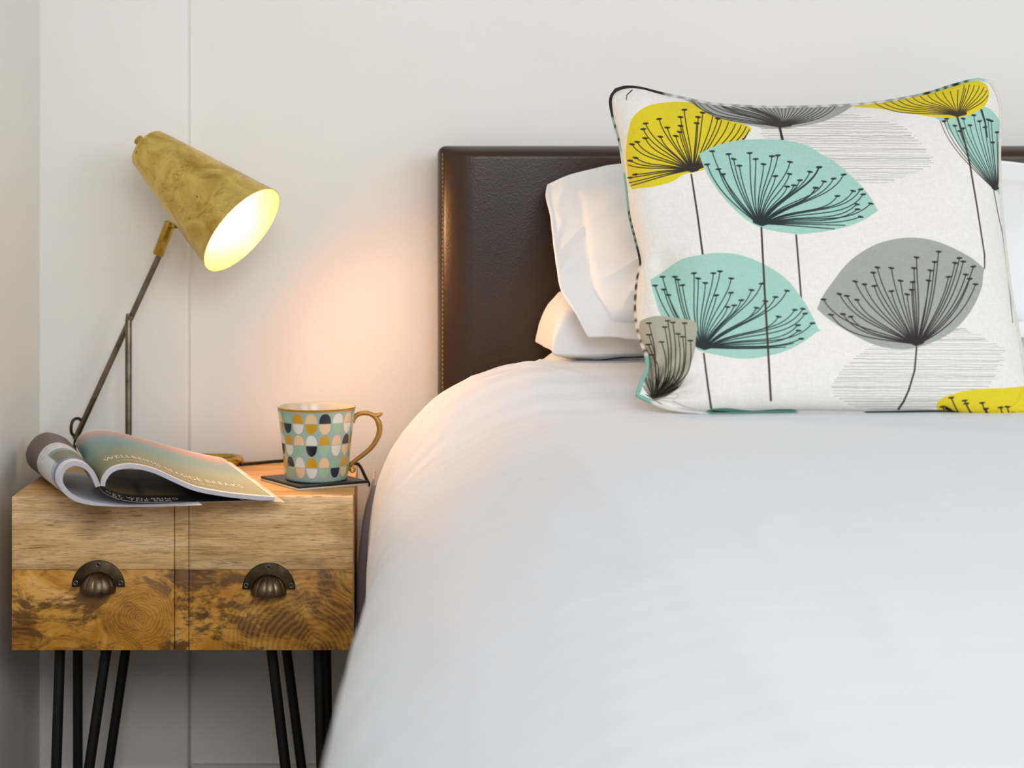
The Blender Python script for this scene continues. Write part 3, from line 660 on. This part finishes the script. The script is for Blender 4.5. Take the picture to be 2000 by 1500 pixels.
def pillow_px(name, label, top, bottom, leftc, right, YT, YB, k, kb, loc, seed, flange=0.06, group=None):
    nu, nv = 220, 130
    r = root(name, loc, label, 'pillow', group)
    S = coons(top, bottom, leftc, right, nu, nv)
    u = np.linspace(0, 1, nu)[None, :].repeat(nv, 0); v = np.linspace(0, 1, nv)[:, None].repeat(nu, 1)
    fu = np.clip((u - flange) / (1 - 2 * flange), 0, 1); fv = np.clip((v - flange * 1.6) / (1 - 3.2 * flange), 0, 1)
    B = bulge(fu, fv, k); B = B + 0.004
    Yp = YT + (YB - YT) * np.sin(v * PI / 2)
    P = unproj(S, Yp - B)
    wr = fbm(P, 8, seed, 3) * 0.005 + (1 - np.abs(fbm(P @ np.array([[0.7, 0, -0.7], [0, 1, 0], [0.7, 0, 0.7]]) * np.array([1, 1, 3.2]), 5, seed + 3, 2)) * 3.0).clip(0, 1) ** 3 * 0.0045
    P[..., 1] -= wr
    Pb = unproj(S, Yp); Pb[..., 1] += bulge(fu, fv, kb)
    obj('pillowcase_front', P.reshape(-1, 3), gridF(nu, nv, flip=True), M['pillowcase'], r, sharp=None)
    obj('pillowcase_back', Pb.reshape(-1, 3), gridF(nu, nv), M['pillowcase'], r, sharp=None)
    rim = [P[0, i] for i in range(0, nu, 2)] + [P[j, -1] for j in range(0, nv, 2)] + [P[-1, i] for i in range(nu - 1, 0, -2)] + [P[j, 0] for j in range(nv - 1, 0, -2)]
    obj('hem', *tube([Vector(p) + Vector((0, 0.002, 0)) for p in rim], 0.0028, 8, closed=True), M['pillowcase'], r, sharp=None)
    return r
pillow_px('pillow', 'white oxford pillow standing upright against the leather headboard', 
          [(1072, 363), (1110, 346), (1160, 333), (1215, 323), (1400, 312), (1600, 308), (1800, 309), (1955, 317), (2060, 332), (2125, 352)],
          [(1150, 655), (1200, 655), (1260, 660), (1500, 662), (1800, 662), (2050, 655)],
          [(1072, 363), (1070, 386), (1079, 425), (1084, 470), (1091, 525), (1101, 570), (1128, 612), (1150, 655)],
          [(2125, 352), (2120, 420), (2110, 500), (2090, 580), (2050, 655)], 2.315, 2.062, 0.052, 0.03, (0.65, 2.2, 0.76), 3)
def pillow_flat(name, label, x0, x1, y0, y1, z0, z1, seed):
    nu, nv = 200, 110; r = root(name, ((x0 + x1) / 2, (y0 + y1) / 2, z0), label, 'pillow')
    u = np.linspace(-1, 1, nu)[None, :].repeat(nv, 0); v = np.linspace(-1, 1, nv)[:, None].repeat(nu, 1)
    # fine sampling toward the edges
    u = np.sin(u * PI / 2); v = np.sin(v * PI / 2)
    hgt = (1 - np.abs(u) ** 15).clip(0) ** 0.34 * (1 - np.abs(v) ** 5).clip(0) ** 0.5
    zc = z0 + (z1 - z0) * 0.12
    ox = 1 - 0.02 * (1 - np.abs(v) ** 2); oy = 1 - 0.03 * (1 - np.abs(u) ** 2)
    for nm, sgn, hh in (('pillowcase_top', 1, z1 - zc), ('pillowcase_bottom', -1, zc - z0)):
        P = np.stack([(x0 + x1) / 2 + u * ox * (x1 - x0) / 2, (y0 + y1) / 2 + v * oy * (y1 - y0) / 2, zc + sgn * hh * hgt], -1)
        wr = fbm(P * np.array([1, 1, 1.5]), 13, seed, 3) * 0.006 + (1 - np.abs(fbm(P * np.array([0.6, 1, 2.5]), 9, seed + 2, 2)) * 3).clip(0, 1) ** 3 * 0.005
        P[..., 2] += sgn * (wr - 0.002) * hgt; P[..., 1] += wr * (1 - hgt) * 0.5
        obj(nm, P.reshape(-1, 3), gridF(nu, nv, flip=(sgn < 0)), M['pillowcase'], r, sharp=None)
    return r
pillow_flat('pillow', 'white pillow lying flat beneath the upright pillow, its side bulging left', 0.226, 0.99, 2.10, 2.333, 0.676, 0.774, 11)
pillow_flat('pillow', 'lowest white pillow, only a corner showing above the duvet edge', 0.211, 1.02, 2.172, 2.333, 0.579, 0.687, 17)

# ------------------------------------------------------------------ lamp
lamp = root('desk_lamp', (-0.34, 2.365, 0.5), 'lit brass desk lamp with a conical shade on a jointed arm, behind the magazine', 'lamp')
LY = 2.36
# oval foot: brass rod bent round a dark iron plate
cy_ = 2.378; x1_ = U(468, 890, 2.375).x; x0_ = x1_ - 0.235; rr = 0.027
ring = []
for k in range(13): a = -PI / 2 + PI * k / 12; ring.append(Vector((x1_ - rr + rr * math.cos(a), cy_ + rr * math.sin(a), 0.5068)))
for k in range(13): a = PI / 2 + PI * k / 12; ring.append(Vector((x0_ + rr + rr * math.cos(a), cy_ + rr * math.sin(a), 0.5068)))
obj('base_ring', *tube(ring, 0.0064, 14, closed=True), M['brass_b'], lamp, sharp=None)
V = [p + Vector((0, 0, 0.002)) for p in ring] + [p - Vector((0, 0, 0.002)) for p in ring]; n = len(ring)
obj('base_plate', V, [list(range(n)), list(range(n, 2 * n))[::-1]] + [[k, n + k, n + (k + 1) % n, (k + 1) % n] for k in range(n)], M['iron'], lamp)
pt = U(251, 612, LY)
obj('post', *tube([Vector((pt.x, LY, 0.508)), Vector((pt.x, LY, pt.z - 0.012)), Vector((pt.x - 0.0008, LY, pt.z))], [0.0050, 0.0050, 0.0026], 10), M['steel'], lamp, sharp=30)
obj('pivot_bolt', *lathe([(0.0001, -0.011), (0.0035, -0.011), (0.0035, 0.008), (0.0001, 0.008)], (pt.x + 0.0015, LY + 0.004, pt.z - 0.006), (0, 1, 0), 14), M['steel'], lamp)
a0 = U(147, 858, LY + 0.011); a1 = U(312, 497, LY + 0.011)
v_, f_ = tube([a0, a0.lerp(a1, 0.5), a1], 0.0048, 4, flat=1.0)
arm = obj('arm', *tube([a0, a0.lerp(a1, 0.5), a1], 0.0045, 10), M['steel'], lamp, sharp=30)
q0 = U(308, 499, LY + 0.009); q1 = U(333, 433, LY + 0.009)
hold = obj('swivel_holder', *tube([q0 - (q1 - q0) * 0.0, q0.lerp(q1, 0.03), q0.lerp(q1, 0.5), q0.lerp(q1, 0.97), q1], [0.0075, 0.0084, 0.0084, 0.0084, 0.0070], 8), M['brass_b'], lamp, sharp=30)
# shade
oc = U(473, 450, 2.262); ncn = U(293, 293, 2.328)
ax = (oc - ncn).normalized(); Lh = (oc - ncn).length
R1 = 0.0742; R0 = 0.0335
# keep the shade clear of the wall
prof = [(R1, Lh), (R0 + (R1 - R0) * 0.5, Lh * 0.5), (R0 + (R1 - R0) * 0.06, Lh * 0.07), (R0 * 1.0, Lh * 0.02), (R0 * 0.94, -0.004), (R0 * 0.78, -0.0085), (R0 * 0.5, -0.0108), (0.0001, -0.0112)]
pp = catmull([(a, b_) for a, b_ in prof[2:]], 24); outer = [prof[0], (R0 + (R1 - R0) * .75, Lh * .75), prof[1], (R0 + (R1 - R0) * .25, Lh * .25)] + [tuple(q) for q in pp]
V, Fc = lathe(outer, ncn, ax, 96); nO = len(outer)
inner = [(max(r - 0.0012, 0.0001), h + (0.0012 if r < 0.03 else 0)) for r, h in outer]
V2, F2 = lathe(inner, ncn, ax, 96); o0 = len(V)
Fall = [f[::-1] for f in Fc] + [[i + o0 for i in f] for f in F2] + [[k, (k + 1) % 96, o0 + (k + 1) % 96, o0 + k] for k in range(96)]
shade = obj('shade', V + V2, Fall, [M['brass'], M['brass_in']], lamp, fm=[0] * len(Fc) + [1] * len(F2) + [0] * 96, sharp=40)
obj('finial', *lathe([(0.0001, -0.027), (0.0062, -0.027), (0.0076, -0.026), (0.0076, -0.0150), (0.0066, -0.0138), (0.005, -0.010), (0.0001, -0.010)], ncn, ax, 24), M['brass_b'], shade)
obj('socket', *lathe([(0.0001, 0.0), (0.016, 0.0), (0.016, 0.045), (0.0001, 0.045)], ncn, ax, 24), M['cream'], shade)
bp = [(0.0001, 0.123)] + [(0.0215 * math.sin(t), 0.1010 + 0.0215 * math.cos(t)) for t in np.linspace(0.2, 2.35, 12)] + [(0.013, 0.07), (0.013, 0.046), (0.0001, 0.0455)]
bulb = obj('bulb', *lathe(bp[::-1], ncn, ax, 24), M['bulb'], shade)
# bracket between shade underside and swivel holder
bk = U(341, 447, 2.33)
obj('bracket', *tube([q1 + (q0 - q1) * 0.15 + Vector((0.003, -0.002, 0)), q1.lerp(bk, 0.6), bk + Vector((0.003, -0.008, 0.003))], [0.0035, 0.0032, 0.0030], 10), M['brass_b'], lamp)
lt = bpy.data.lights.new('bulb_light', 'POINT'); lt.energy = 5.0; lt.color = (1.0, 0.80, 0.50); lt.shadow_soft_size = 0.035
lo = bpy.data.objects.new('bulb_light', lt); C.objects.link(lo); lo.parent = lamp; lo.location = ncn + ax * 0.130 - ROOTLOC[lamp.name]
# cords
zc = 0.503
def on(px, py, z=0.5028): Y = (H - z) * F / (py - CY); return Vector(((px - CX) / F * Y, Y, z))
cp = [on(470, 907), on(500, 904.5), on(550, 900), on(600, 899.5), on(650, 901.5), on(686, 905.5), Vector((-0.034, 2.372, 0.5015)), Vector((-0.024, 2.375, 0.482)), Vector((-0.012, 2.385, 0.455)), Vector((-0.006, 2.395, 0.42)), Vector((0.0, 2.40, 0.30)), Vector((0.004, 2.41, 0.15)), Vector((0.005, 2.42, 0.02))]
cpp = catmull([tuple(p) for p in cp], 120)
cord = obj('cord', *tube([Vector(p) for p in cpp], 0.0024, 8), M['cable'], lamp, sharp=None)
lc = [U(160, 822, LY + 0.014), U(152, 817, LY + 0.012), U(143, 821, LY + 0.006), U(139, 833, LY + 0.004), U(140, 846, LY + 0.006), U(147, 856, LY + 0.010), U(146, 875, LY + 0.014), Vector((-0.452, 2.38, 0.506)), Vector((-0.42, 2.385, 0.504))]
obj('cord', *tube([Vector(p) for p in catmull([tuple(q) for q in lc], 50)], 0.0024, 8), M['cable'], lamp, sharp=None)

# ------------------------------------------------------------------ magazine
def yfront(px): return 2.0 + 0.04 * np.clip((px - 200) / 340, 0, 1)
mag = root('magazine', (-0.33, 2.14, 0.5), 'open glossy magazine with its left pages curled under, lying in front of the lamp', 'magazine')
def curve3(pts, Yf, n, zmin=0.5016):
    c = catmull(pts, n * 4); Y = Yf(c[:, 0]) if callable(Yf) else np.full(len(c), Yf)
    P = np.stack([(c[:, 0] - CX) / F * Y, Y, H - (c[:, 1] - CY) / F * Y], 1); P[:, 2] = np.maximum(P[:, 2], zmin)
    s = np.r_[0, np.cumsum(np.linalg.norm(np.diff(P, axis=0), axis=1))]; t = np.linspace(0, s[-1], n)
    return np.stack([np.interp(t, s, P[:, j]) for j in range(3)], 1)
def ruled(Ff, Fb, nv):
    t = np.linspace(0, 1, nv)[:, None, None]; return (1 - t) * Ff[None] + t * Fb[None]      # [v, u, 3]
def slab(name, G, thick, colfn, parent, flipn=False, layers=5, taper=0.0):
    nv, nu, _ = G.shape
    du = np.gradient(G, axis=1); nrm = np.stack([-du[..., 2], 0 * du[..., 0], du[..., 0]], -1); nrm /= np.linalg.norm(nrm, axis=-1, keepdims=True) + 1e-9
    if flipn: nrm = -nrm
    Gi = G - nrm * (thick * (1 - taper * sm(0.40, 0.70, np.linspace(0, 1, nu))))[None, :, None]
    V = [G.reshape(-1, 3), Gi.reshape(-1, 3)]; f1 = gridF(nu, nv); f2 = gridF(nu, nv, flip=True) + nu * nv
    Fc = [f1, f2]; base = 2 * nu * nv; u = np.linspace(0, 1, nu)[None, :].repeat(nv, 0); v = np.linspace(0, 1, nv)[:, None].repeat(nu, 1)
    cols = [colfn(u, v).reshape(-1, 3), np.tile(np.array(lin((206, 204, 208))), (nu * nv, 1))]
    rng = random.Random(3)
    for E, Ei in ((G[0], Gi[0]), (G[-1], Gi[-1]), (G[:, -1], Gi[:, -1]), (G[:, 0], Gi[:, 0])):
        m_ = len(E); rows = []; cc = []
        for k in range(layers * 2 + 1):
            t = k / (layers * 2); off = 0.0006 * ((k % 2) - 0.5); rows.append(E * (1 - t) + Ei * t)
            c = (236, 230, 226) if k == 0 else ((140, 134, 150) if k % 2 else (226, 222, 226)); cc.append(np.tile(np.array(lin(c)), (m_, 1)))
        V.append(np.vstack(rows)); cols.append(np.vstack(cc)); Fc.append(gridF(m_, layers * 2 + 1) + base); base += m_ * (layers * 2 + 1)
    return obj(name, np.vstack(V), np.vstack(Fc), M['paper'], parent, col=np.vstack(cols), sharp=60)
def lerpc(stops, t):
    ts = [s[0] for s in stops]; cs = np.array([lin(s[1]) for s in stops]); return np.stack([np.interp(t, ts, cs[:, k]) for k in range(3)], -1)
def over(base, col, a): a = np.clip(a, 0, 1)[..., None]; return base * (1 - a) + np.array(lin(col)) * a
YB_ = 2.275
rf = [(197, 949), (199, 937), (210, 920), (228, 910), (258, 906.5), (300, 915), (345, 935), (384, 951), (435, 961), (486, 967), (537, 971)]
rb = [(146, 868), (156, 850), (177, 840), (204, 838.6), (240, 846), (285, 858.5), (330, 871), (390, 885.5), (434, 894)]
nU = 150
GR = ruled(curve3(rf, yfront, nU), curve3(rb, YB_, nU), 60)
def col_right(u, v):
    w = v + 0.03 * np.sin(u * 9) ; c = lerpc([(0, (126, 126, 84)), (0.25, (132, 134, 96)), (0.45, (124, 146, 126)), (0.66, (120, 158, 156)), (0.80, (140, 168, 168)), (0.86, (196, 160, 150)), (0.97, (212, 180, 168)), (1, (226, 210, 200))], w)
    c = over(c, (60, 100, 92), 0.55 * np.exp(-(u / 0.09) ** 2) * sm(0.25, 0.6, v)); c = over(c, (112, 120, 84), 0.5 * np.exp(-(u / 0.10) ** 2) * sm(0.6, 0.2, v))
    c = over(c, (205, 200, 170), 0.35 * sm(0.4, 1, u) * sm(0.75, 0.4, v)); c = over(c, (176, 150, 146), 0.5 * np.exp(-((v - 0.66 - 0.05 * u) / 0.035) ** 2) * sm(0.7, 0.95, u))
    white = np.maximum(sm(0.986, 0.990, u), np.maximum(sm(0.022, 0.016, v), sm(0.985, 0.99, v)))
    return over(c, (242, 236, 226), white)
right_st = slab('right_pages', GR, 0.0055, col_right, mag, layers=4)
# loose sheet sticking out beyond the right edge
rf2 = [(470, 971), (500, 973), (530, 974), (556, 975)]; rb2 = [(420, 893.5), (432, 895), (445, 897), (452, 898.5)]
G2 = ruled(curve3(rf2, lambda x: yfront(x) + 0.006, 20), curve3(rb2, YB_ - 0.003, 20), 20); G2[..., 2] -= 0.0035
slab('loose_page', G2, 0.0005, lambda u, v: over(np.tile(np.array(lin((236, 208, 186))), u.shape + (1,)), (170, 130, 110), 0.4 * (np.sin(v * 23) > 0.6)), mag, layers=1)
lf = [(196, 949), (191, 935), (180, 916), (163, 904), (144, 900.5), (127, 907), (116, 921), (113, 940), (120, 956), (135, 972), (156, 982), (192, 988), (255, 989.5), (320, 989), (395, 987)]
lb = [(143, 870), (139, 866), (127, 855), (109, 847), (90, 844), (70, 852), (55, 870), (50, 889), (55, 907), (70, 920), (95, 928), (125, 932), (170, 932), (220, 932), (310, 932)]
GL = ruled(curve3(lf, 2.0, nU, 0.5012), curve3(lb, YB_, nU, 0.5012), 60)
def col_left(u, v):
    c = lerpc([(0, (236, 236, 240)), (1, (222, 218, 214))], v)
    c = over(c, (84, 108, 158), 0.85 * ((v > 0.075) & (v < 0.12)) * (u < 0.62)); c = over(c, (150, 170, 205), 0.6 * ((v > 0.12) & (v < 0.20) & (u > 0.20) & (u < 0.5)))
    c = over(c, (106, 104, 62), 0.9 * ((v > 0.13) & (v < 0.36) & (u < 0.24))); c = over(c, (138, 158, 150), 0.9 * ((v > 0.36) & (v < 0.44) & (u < 0.24)))
    br = (v > 0.62); c = np.where(br[..., None], lerpc([(0, (120, 96, 86)), (0.5, (104, 82, 76)), (1, (92, 72, 64))], (np.sin(v * 90 + u * 5) * .5 + .5)), c)
    c = over(c, (60, 46, 42), 0.5 * br * sm(0.22, 0.4, u))
    tx = (np.sin(u * 150) > -0.2) & (np.sin(v * 260) > 0.35) & (v > 0.45) & (v < 0.60) & (u > 0.04) & (u < 0.42); c = over(c, (150, 150, 150), 0.45 * tx)
    return over(c, (238, 234, 230), sm(0.99, 0.994, v))
slab('left_pages', GL, 0.0062, col_left, mag, flipn=True, layers=4, taper=0.9)
# single sheet swept down from the spine, dark print in front, painted shade behind
sf = [(190, 934), (193, 950), (202, 961), (218, 970), (240, 977), (275, 981), (330, 981), (400, 981), (470, 980), (534, 979)]
sb = [(184, 905), (196, 913), (220, 916), (245, 917), (300, 917), (350, 917), (390, 917), (425, 917)]
GS = ruled(curve3(sf, lambda x: 1.999 + 0.04 * np.clip((x - 200) / 340, 0, 1), nU, 0.503), curve3(sb, 2.27, nU, 0.5085), 60)
def col_sheet(u, v):
    c = np.tile(np.array(lin((22, 24, 28))), u.shape + (1,)); c = over(c, (146, 118, 82), 0.95 * sm(0.16, 0.24, v) * sm(0.66, 0.58, v) * sm(0.66, 0.48, u + 0.1 * v)); c = over(c, (70, 58, 44), 0.8 * np.exp(-((u - 0.30) / 0.035) ** 2) * (v > 0.16))  # blackened far end stands for the shade under the arched pages
    return over(c, (214, 200, 180), sm(0.014, 0.009, v))
obj('dark_page', np.vstack([GS.reshape(-1, 3), (GS - np.array([0, 0, 0.0004])).reshape(-1, 3)]), np.vstack([gridF(nU, 60), gridF(nU, 60, flip=True) + nU * 60]), M['dark_paper'], mag, col=np.vstack([col_sheet(*np.meshgrid(np.linspace(0, 1, nU), np.linspace(0, 1, 60))).reshape(-1, 3), np.tile(np.array(lin((210, 208, 212))), (nU * 60, 1))]), sharp=None)
# lettering laid on the pages
def lettering(txt, G, u0, u1, v0, v1, parent, off=0.0005, name='lettering'):
    cu_ = bpy.data.curves.new('t', 'FONT'); cu_.body = txt; cu_.space_character = 1.12; cu_.resolution_u = 3
    to = bpy.data.objects.new('t', cu_); C.objects.link(to); dg = bpy.context.evaluated_depsgraph_get(); me = to.evaluated_get(dg).to_mesh()
    bm = bmesh.new(); bm.from_mesh(me); bmesh.ops.triangulate(bm, faces=bm.faces[:])
    co = [v.co.copy() for v in bm.verts]; fc = [[v.index for v in f.verts] for f in bm.faces]; bm.free()
    to.evaluated_get(dg).to_mesh_clear(); bpy.data.objects.remove(to)
    xs_ = [c.x for c in co]; ys_ = [c.y for c in co]; x0, x1, y0, y1 = min(xs_), max(xs_), min(ys_), max(ys_)
    nv, nu, _ = G.shape; V = []
    for c in co:
        uu = (u0 + (u1 - u0) * (c.x - x0) / (x1 - x0)) * (nu - 1); vv = (v0 + (v1 - v0) * (c.y - y0) / (y1 - y0)) * (nv - 1)
        i = min(int(uu), nu - 2); j = min(int(vv), nv - 2); a, b_ = uu - i, vv - j
        p = (G[j, i] * (1 - a) + G[j, i + 1] * a) * (1 - b_) + (G[j + 1, i] * (1 - a) + G[j + 1, i + 1] * a) * b_
        V.append((p[0], p[1], p[2] + off))
    obj(name, V, fc, M['ink'], parent, smooth=False)
lettering('WELLBEING SEASIDE BREAKS', GR, 0.10, 0.88, 0.16, 0.23, right_st)
lettering('a relaxing escape for body and mind by the coast', GR, 0.16, 0.72, 0.085, 0.115, right_st)
lettering('GET WELLBEING', GS, 0.10, 0.50, 0.070, 0.115, mag)
lettering('BY THE SEA', GS, 0.14, 0.46, 0.022, 0.060, mag)

# ------------------------------------------------------------------ coaster and mug
co_ = root('coaster', (-0.0938, 2.203, 0.5), 'square black leather coaster with pale backing under the mug', 'coaster')
cor = [(-0.170, 2.224), (-0.112, 2.132), (-0.0176, 2.182), (-0.0756, 2.274)]
def quad_slab(pts, z0, z1, bev, shrink=0.0):
    cx_, cy2 = sum(p[0] for p in pts) / 4, sum(p[1] for p in pts) / 4
    bm = bmesh.new(); lo_ = []; hi_ = []
    for x, y in pts:
        dx, dy = cx_ - x, cy2 - y; q = shrink / math.hypot(dx, dy); lo_.append(bm.verts.new((x + dx * q, y + dy * q, z0))); hi_.append(bm.verts.new((x + dx * q, y + dy * q, z1)))
    bm.faces.new(lo_[::-1]); bm.faces.new(hi_)
    for k in range(4): bm.faces.new([lo_[k], lo_[(k + 1) % 4], hi_[(k + 1) % 4], hi_[k]])
    bmesh.ops.bevel(bm, geom=list(bm.edges), offset=bev, segments=2, affect='EDGES', profile=0.5)
    bm.verts.index_update(); V = [v.co.copy() for v in bm.verts]; Fc = [[v.index for v in f.verts] for f in bm.faces]; bm.free(); return V, Fc
obj('backing', *quad_slab(cor, 0.5002, 0.5028, 0.0006), M['grey_card'], co_)
obj('leather_top', *quad_slab(cor, 0.5029, 0.5062, 0.0009, 0.0008), M['black_leather'], co_)
V = []; Fc = []
for k in range(4):
    A, B = [Vector((cor[(k + q) % 4][0], cor[(k + q) % 4][1], 0)) for q in (0, 1)]; ctr = Vector((-0.0938, 2.203, 0))
    A = A.lerp(ctr, 0.07); B = B.lerp(ctr, 0.07); n_ = 26
    for i in range(n_):
        a = A.lerp(B, (i + 0.15) / n_); b_ = A.lerp(B, (i + 0.7) / n_); v_, f_ = tube([Vector((a.x, a.y, 0.5063)), Vector((b_.x, b_.y, 0.5063))], 0.0005, 5)
        o0 = len(V); V += v_; Fc += [[q + o0 for q in f] for f in f_]
so = obj('stitching', V, Fc, M['grey_thread'], co_); so['kind'] = 'stuff'
MC = Vector((-0.0900, 2.198, 0.5064)); MH = 0.0995
mug = root('mug', MC, 'patterned mug of teal, mustard and navy half-moons with an ochre handle, on the coaster', 'mug')
outp = catmull([(0.0405, 0.0), (0.0432, 0.0018), (0.0442, 0.008), (0.0455, 0.020), (0.0478, 0.045), (0.0505, 0.070), (0.0525, 0.088), (0.0545, MH)], 100)
NC = 17; nth = NC * 22
ys_rows = [937, 915, 893.5, 871, 849.5, 828, 807]
zrow = [H - (y - CY) * (MC.y - 0.048) / F - MC.z for y in ys_rows]       # row limits, bottom to top
T_, NV_, W_, MU, PK, CR, GN = None, (30, 36, 48), (212, 214, 208), (196, 150, 28), (222, 190, 150), (214, 200, 150), (150, 184, 156)
pal = {0: [MU, W_, PK, GN, NV_, CR], 1: [], }
tab = {  # rows bottom to top; columns -3..3 from the mug's front
 0: {-3: GN, -2: GN, -1: PK, 0: W_, 1: GN, 2: NV_, 3: CR}, 1: {-3: MU, -2: NV_, -1: W_, 0: MU, 1: PK, 2: GN, 3: MU},
 2: {-3: NV_, -2: W_, -1: (140, 176, 158), 0: NV_, 1: GN, 2: W_, 3: PK}, 3: {-3: W_, -2: MU, -1: PK, 0: W_, 1: MU, 2: PK, 3: NV_},
 4: {-3: MU, -2: NV_, -1: W_, 0: MU, 1: PK, 2: GN, 3: W_}, 5: {-3: PK, -2: (146, 190, 172), -1: (204, 148, 34), 0: PK, 1: NV_, 2: W_, 3: PK}}
rng = random.Random(5)
cols = np.zeros((len(outp), nth, 3)); V = []; base_c = np.array(lin((146, 172, 167)))
for j, (r, h) in enumerate(outp):
    for k in range(nth):
        th = 2 * PI * k / nth; V.append((MC.x + r * math.sin(th), MC.y - r * math.cos(th), MC.z + h))
cellc = {}
for j, (r, h) in enumerate(outp):
    row = -1
    for q in range(6):
        if zrow[q] <= h < zrow[q + 1]: row = q
    if h > MH - 0.0028: cols[j] = lin((176, 128, 50)); continue
    cols[j] = base_c
    if row < 0: continue
    fz = (h - zrow[row]) / (zrow[row + 1] - zrow[row]); f_ = fz if row % 2 == 1 else 1 - fz      # 0 at the flat side
    for k in range(nth):
        th = 2 * PI * k / nth; th = th - 2 * PI if th > PI else th
        x = (th + 0.10) / (2 * PI / NC); cidx = round(x); fx_ = abs(x - cidx) * 2
        if cidx not in tab[row]: cellc.setdefault((row, cidx % NC), rng.choice([NV_, W_, MU, PK, GN, CR])); c = cellc[(row, cidx % NC)]
        else: c = tab[row][cidx]
        lim = 0.86 * (1 - (f_ / 0.95) ** 2.6) ** 0.5 if f_ < 0.95 else -1
        a = min(1, max(0, (lim - fx_) / 0.08 + 0.5)); a *= 0.0 if f_ < 0.03 else 1
        cols[j, k] = cols[j, k] * (1 - a) + np.array(lin(c)) * a
body = obj('body', np.array(V), gridF(nth, len(outp), wrapu=True), M['glaze'], mug, col=cols.reshape(-1, 3), sharp=None)
obj('interior', *lathe([(0.0545, MH), (0.0540, MH + 0.0012), (0.0530, MH + 0.0010), (0.0515, MH - 0.002), (0.0485, 0.065), (0.045, 0.030), (0.040, 0.008), (0.030, 0.0045), (0.0001, 0.004)], MC, n=72), M['cream'], mug)
obj('rim', *tube([MC + Vector((0.0538 * math.sin(t), -0.0538 * math.cos(t), MH + 0.0002)) for t in np.linspace(0, 2 * PI, 72, endpoint=False)], 0.0011, 8, closed=True), M['gilt'], mug)
obj('foot', *lathe([(0.0001, 0.0), (0.0405, 0.0), (0.0415, 0.0008), (0.0405, 0.003)], MC, n=64), M['gilt'], mug)
hp = [(689, 826), (691, 818), (698, 810), (709, 806.5), (722, 808), (733, 815), (740, 827), (741, 843), (736, 858), (725, 874), (708, 889), (692, 901), (684, 910)]
hr = catmull([(0.0030,), (0.0032,), (0.0034,), (0.0033,), (0.0035,), (0.0042,), (0.0040,), (0.0037,), (0.0035,), (0.0033,), (0.0031,), (0.0029,), (0.0026,)], 60)[:, 0] if False else np.interp(np.linspace(0, 12, 60), range(13), [0.0030, 0.0032, 0.0034, 0.0033, 0.0035, 0.0042, 0.0040, 0.0037, 0.0035, 0.0033, 0.0031, 0.0029, 0.0026])
hc = catmull(hp, 60); hd = obj('handle', *tube([U(x, y, MC.y) for x, y in hc], list(hr), 14), M['gilt'], mug, sharp=None, label='ochre scroll handle')
obj('spur', *tube([U(728, 811, MC.y), U(736, 811.5, MC.y), U(743, 809.5, MC.y), U(747, 807, MC.y)], [0.0036, 0.0034, 0.0026, 0.0014], 12), M['gilt'], hd)
cl_ = [(684, 909), (683, 915), (686, 920), (691, 920), (693.5, 916), (691, 912.5), (688.5, 914.5)]
obj('curl', *tube([U(x, y, MC.y) for x, y in catmull(cl_, 30)], list(np.linspace(0.0024, 0.0012, 30)), 10), M['gilt'], hd)
